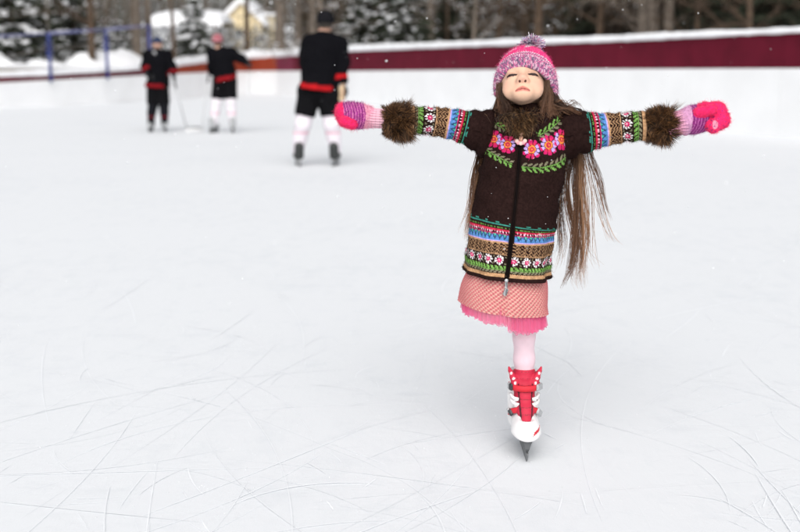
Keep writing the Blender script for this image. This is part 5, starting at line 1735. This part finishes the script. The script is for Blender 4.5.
# tall player, back to the camera
DB = 13.85
p1, j1, b1 = player('tall hockey player seen from behind in black jersey with red hem stripe, beige glove', DB, {
    'head': (325.5, 22.5, 0), 'neck': (323, 35, 0), 'chest': (323, 50, 0), 'pelvis': (319.5, 85, 0), 'hem': (317.5, 86, 0),
    'sh_l': (309, 43.5, 0), 'el_l': (306, 64, .08), 'wr_l': (312, 80, .26),
    'sh_r': (337.5, 44.5, 0), 'el_r': (342, 64, .0), 'wr_r': (343, 83, -.03),
    'hip_l': (309, 96, 0), 'kn_l': (303, 124, -.03), 'cf_l': (300.5, 136, .03), 'ank_l': (298, 151, .03),
    'hip_r': (329, 96, 0), 'kn_r': (331.5, 124, -.03), 'cf_r': (333.5, 136, .03), 'ank_r': (335.5, 150, .03)},
    dict(front=False, stripe=(-.045, .018), cut=.045, hemr=.215, s=1.10, cuff_r=(.55, .78), cuff_l=(.5, .9), redc=RED_, short_len=.72, sock=(.72, .67, .72), band=(.40, .425, (.72, .36, .44)),
         cap=(.010, .010, .012), caplow=-.01, yaw_l=18, yaw_r=-14, skatem=M['black_skate'], holderm=M['grey_skate'], hair=(.03, .025, .02)))
# glove on the hanging hand
w = j1['wr_r']; 
def glove(p):
    d = s_ell(p, w + np.array([.0, -.01, -.10]), (.062, .052, .085))
    for q_ in range(4):
        d = smin(d, s_chain(p, [w + np.array([.02 - q_ * .018, -.02, -.13]), w + np.array([.015 - q_ * .018, -.035, -.19]), w + np.array([.01 - q_ * .016, -.065, -.205])], [.018, .016, .014], .008), .008)
    d = smin(d, s_cap(p, w + np.array([-.045, -.02, -.06]), w + np.array([-.07, -.035, -.125]), .02, .016), .01)
    return d
V, F = surf(glove, w - .26, w + .12, .009)
c = np.tile(np.array([.02, .02, .022]), (len(V), 1)); c[(V[:, 0] < w[0] + .02) & (V[:, 1] < w[1] + .02)] = (.50, .38, .25)
mk('glove', V, F, M['attr'], p1, b1, col=c)

# middle player with arm out to the right
DM = 20.6
p2, j2, b2 = player('hockey player with pink striped cap seen from behind, one arm held out over a stick', DM, {
    'head': (217.5, 41.5, 0), 'neck': (219, 50, 0), 'chest': (222, 58, 0), 'pelvis': (225, 78, 0), 'hem': (225, 78, 0),
    'sh_l': (212.5, 53.5, 0), 'el_l': (211.5, 65, .05), 'wr_l': (214, 74, .24),
    'sh_r': (232, 53, 0), 'el_r': (240, 58.5, .0), 'wr_r': (246.5, 63, -.05),
    'hip_l': (219.5, 84, 0), 'kn_l': (217, 101, -.02), 'cf_l': (215.5, 109, .02), 'ank_l': (214, 123, .03),
    'hip_r': (230, 84, 0), 'kn_r': (231, 101, -.02), 'cf_r': (231.5, 109, .02), 'ank_r': (232.5, 123, .03)},
    dict(gloved=True, front=False, stripe=(-.05, .025), cut=.05, hemr=.215, s=1.0, redc=(.26, .010, .014), short_len=.88, sock=(.74, .70, .74), band=(.34, .38, (.72, .45, .52)),
         cap=(.30, .022, .035), cap2=(.42, .24, .27), caplow=-.02, yaw_l=-28, yaw_r=14, skatem=M['grey_skate'], holderm=M['black_skate'], h=.022, hair=(.05, .035, .025)))
# left player facing us
DL = 20.9
p3, j3, b3 = player('hockey player facing the camera in blue cap and grey hood, holding a stick', DL, {
    'head': (157.5, 44, 0), 'neck': (158, 52, 0), 'chest': (158.5, 60, 0), 'pelvis': (158, 84, 0), 'hem': (157, 86.5, 0),
    'sh_l': (148.5, 55, 0), 'el_l': (145.5, 66, .0), 'wr_l': (146.5, 72, -.10),
    'sh_r': (168, 55, 0), 'el_r': (172, 66, 0), 'wr_r': (173.5, 74, -.08),
    'hip_l': (153.5, 88, 0), 'kn_l': (153, 106, -.03), 'cf_l': (151.8, 112, .0), 'ank_l': (150.8, 124, .0),
    'hip_r': (162, 88, 0), 'kn_r': (164, 106, -.03), 'cf_r': (164.3, 112, .0), 'ank_r': (164.8, 124, .0)},
    dict(gloved=True, front=True, stripe=(-.02, .045), cut=.02, hemr=.205, s=.98, cuff_l=(.45, .95), cuff_r=(.6, 1.0), redc=(.20, .008, .012), short_len=.92, sock=(.010, .010, .013), band=(.27, .30, (.20, .014, .02)),
         cap=(.035, .045, .085), caplow=.015, scarf=True, beard=True, yaw_l=-6, yaw_r=22, skatem=M['grey_skate'], h=.022))
# sticks
M['pale_stick'] = mat('pale_stick', (.60, .61, .62), .5)
def stick(label, a, b, blade_dir, cat='hockey stick'):
    a, b = np.array(a, float), np.array(b, float)
    B = np.array([b[0], b[1], 0.0])
    r = empty('hockey_stick', B, label, cat)
    mk('shaft', *tube([a, b], [.014, .014], 6), M['pale_stick'], r, B)
    mk('grip', *tube([a + (a - b) * .01, a + (b - a) * .28], [.018, .018], 6), M['black_cloth'], r, B)
    d = np.array(blade_dir, float); d /= np.linalg.norm(d)
    c = b + d * .14; ang = math.atan2(d[1], d[0])
    mk('blade', *bevbox([c[0], c[1], .04], [.30, .012, .075], .004, rot_z(ang)), M['pale_stick'], r, B)
    return r
g1 = j3['wr_r'] + np.array([.01, -.05, -.08])
e1 = ground(186, 101 + 25); e1 = np.array([g1[0] + .10, g1[1] + .55, .05])
top = g1 + (g1 - e1) * .12
stick('white hockey stick with black grip held beside the hip of the player facing us', top, e1, (1, -.2, 0))
g2_ = j2['wr_l'] + np.array([-.10, -.05, -.06]); e2 = at(202, 128.5, DM + .1); e2[2] = .05
r2 = stick('pale hockey stick slanting down from the pink-capped player to the ice', g2_ + (g2_ - e2) * .25, e2, (-1, -.3, 0))

# ================================================================== FALLING SNOW
rg = np.random.default_rng(77); n = 420
Y = rg.uniform(1.6, 14, n); px = rg.uniform(-60, 860, n); py = rg.uniform(-20, 330, n)
C = np.array([at(a_, b_, y_) for a_, b_, y_ in zip(px, py, Y)])
C = C[C[:, 2] > .06]
R = rg.uniform(.0012, .0028, len(C))[:, None] * np.array([1, 1, 1])
V, F = blobs(C, R, 0, .1)
tag(mk('falling_snow', V, F, M['snow']), 'sparse small snowflakes drifting down through the air', kind='stuff')
# flakes caught on the cardigan
fl = []
rg = np.random.default_rng(5)
for k in range(16):
    i = int(rg.integers(20, 240)); a_ = rg.uniform(-.8, .8); fl.append(on_front(i, a_, .002))
V, F = blobs(fl, np.full((16, 3), .0014) * rg.uniform(.7, 1.4, (16, 1)), 0, .1)
mk('snow_specks', V, F, M['snow'], sweater, GB)

# ================================================================== LIGHT, SKY, CAMERA
SUN_EL, SUN_ROT = math.radians(42), math.radians(182)
w = bpy.data.worlds.new('World'); SC.world = w; w.use_nodes = True
nt = w.node_tree; bg = nt.nodes['Background']
sky = nt.nodes.new('ShaderNodeTexSky'); sky.sky_type = 'NISHITA'; sky.sun_disc = False
sky.sun_elevation = SUN_EL; sky.sun_rotation = SUN_ROT; sky.air_density = 1.0; sky.dust_density = 5.0; sky.ozone_density = 1.0
hs = nt.nodes.new('ShaderNodeHueSaturation'); hs.inputs['Saturation'].default_value = .22
nt.links.new(sky.outputs[0], hs.inputs['Color']); nt.links.new(hs.outputs[0], bg.inputs['Color'])
bg.inputs['Strength'].default_value = .135
sd = bpy.data.lights.new('sun', 'SUN'); sd.energy = 1.0; sd.angle = math.radians(75); sd.color = (1, .97, .94)
so = bpy.data.objects.new('sun', sd); COL.objects.link(so)
# direction towards the sun: rotation measured clockwise from +Y
dirv = Vector((math.sin(SUN_ROT) * math.cos(SUN_EL), math.cos(SUN_ROT) * math.cos(SUN_EL), math.sin(SUN_EL)))
so.rotation_euler = dirv.to_track_quat('Z', 'Y').to_euler()
so.location = (0, 0, 30)

cd = bpy.data.cameras.new('camera'); co = bpy.data.objects.new('camera', cd); COL.objects.link(co)
cd.lens = 50.0; cd.sensor_width = 36.0; cd.clip_end = 5000; cd.clip_start = .05
co.location = (0, 0, CAMZ); co.rotation_euler = (math.radians(90) - PITCH, 0, 0)
cd.dof.use_dof = True; cd.dof.focus_distance = 3.40; cd.dof.aperture_fstop = 2.3; cd.dof.aperture_blades = 0
SC.camera = co
vs = SC.view_settings
SC.display_settings.display_device = 'sRGB'
vs.view_transform = 'Standard'; vs.look = 'None'; vs.exposure = 0.26; vs.gamma = 1.0; vs.use_curve_mapping = False
SC.cycles.use_denoising = True
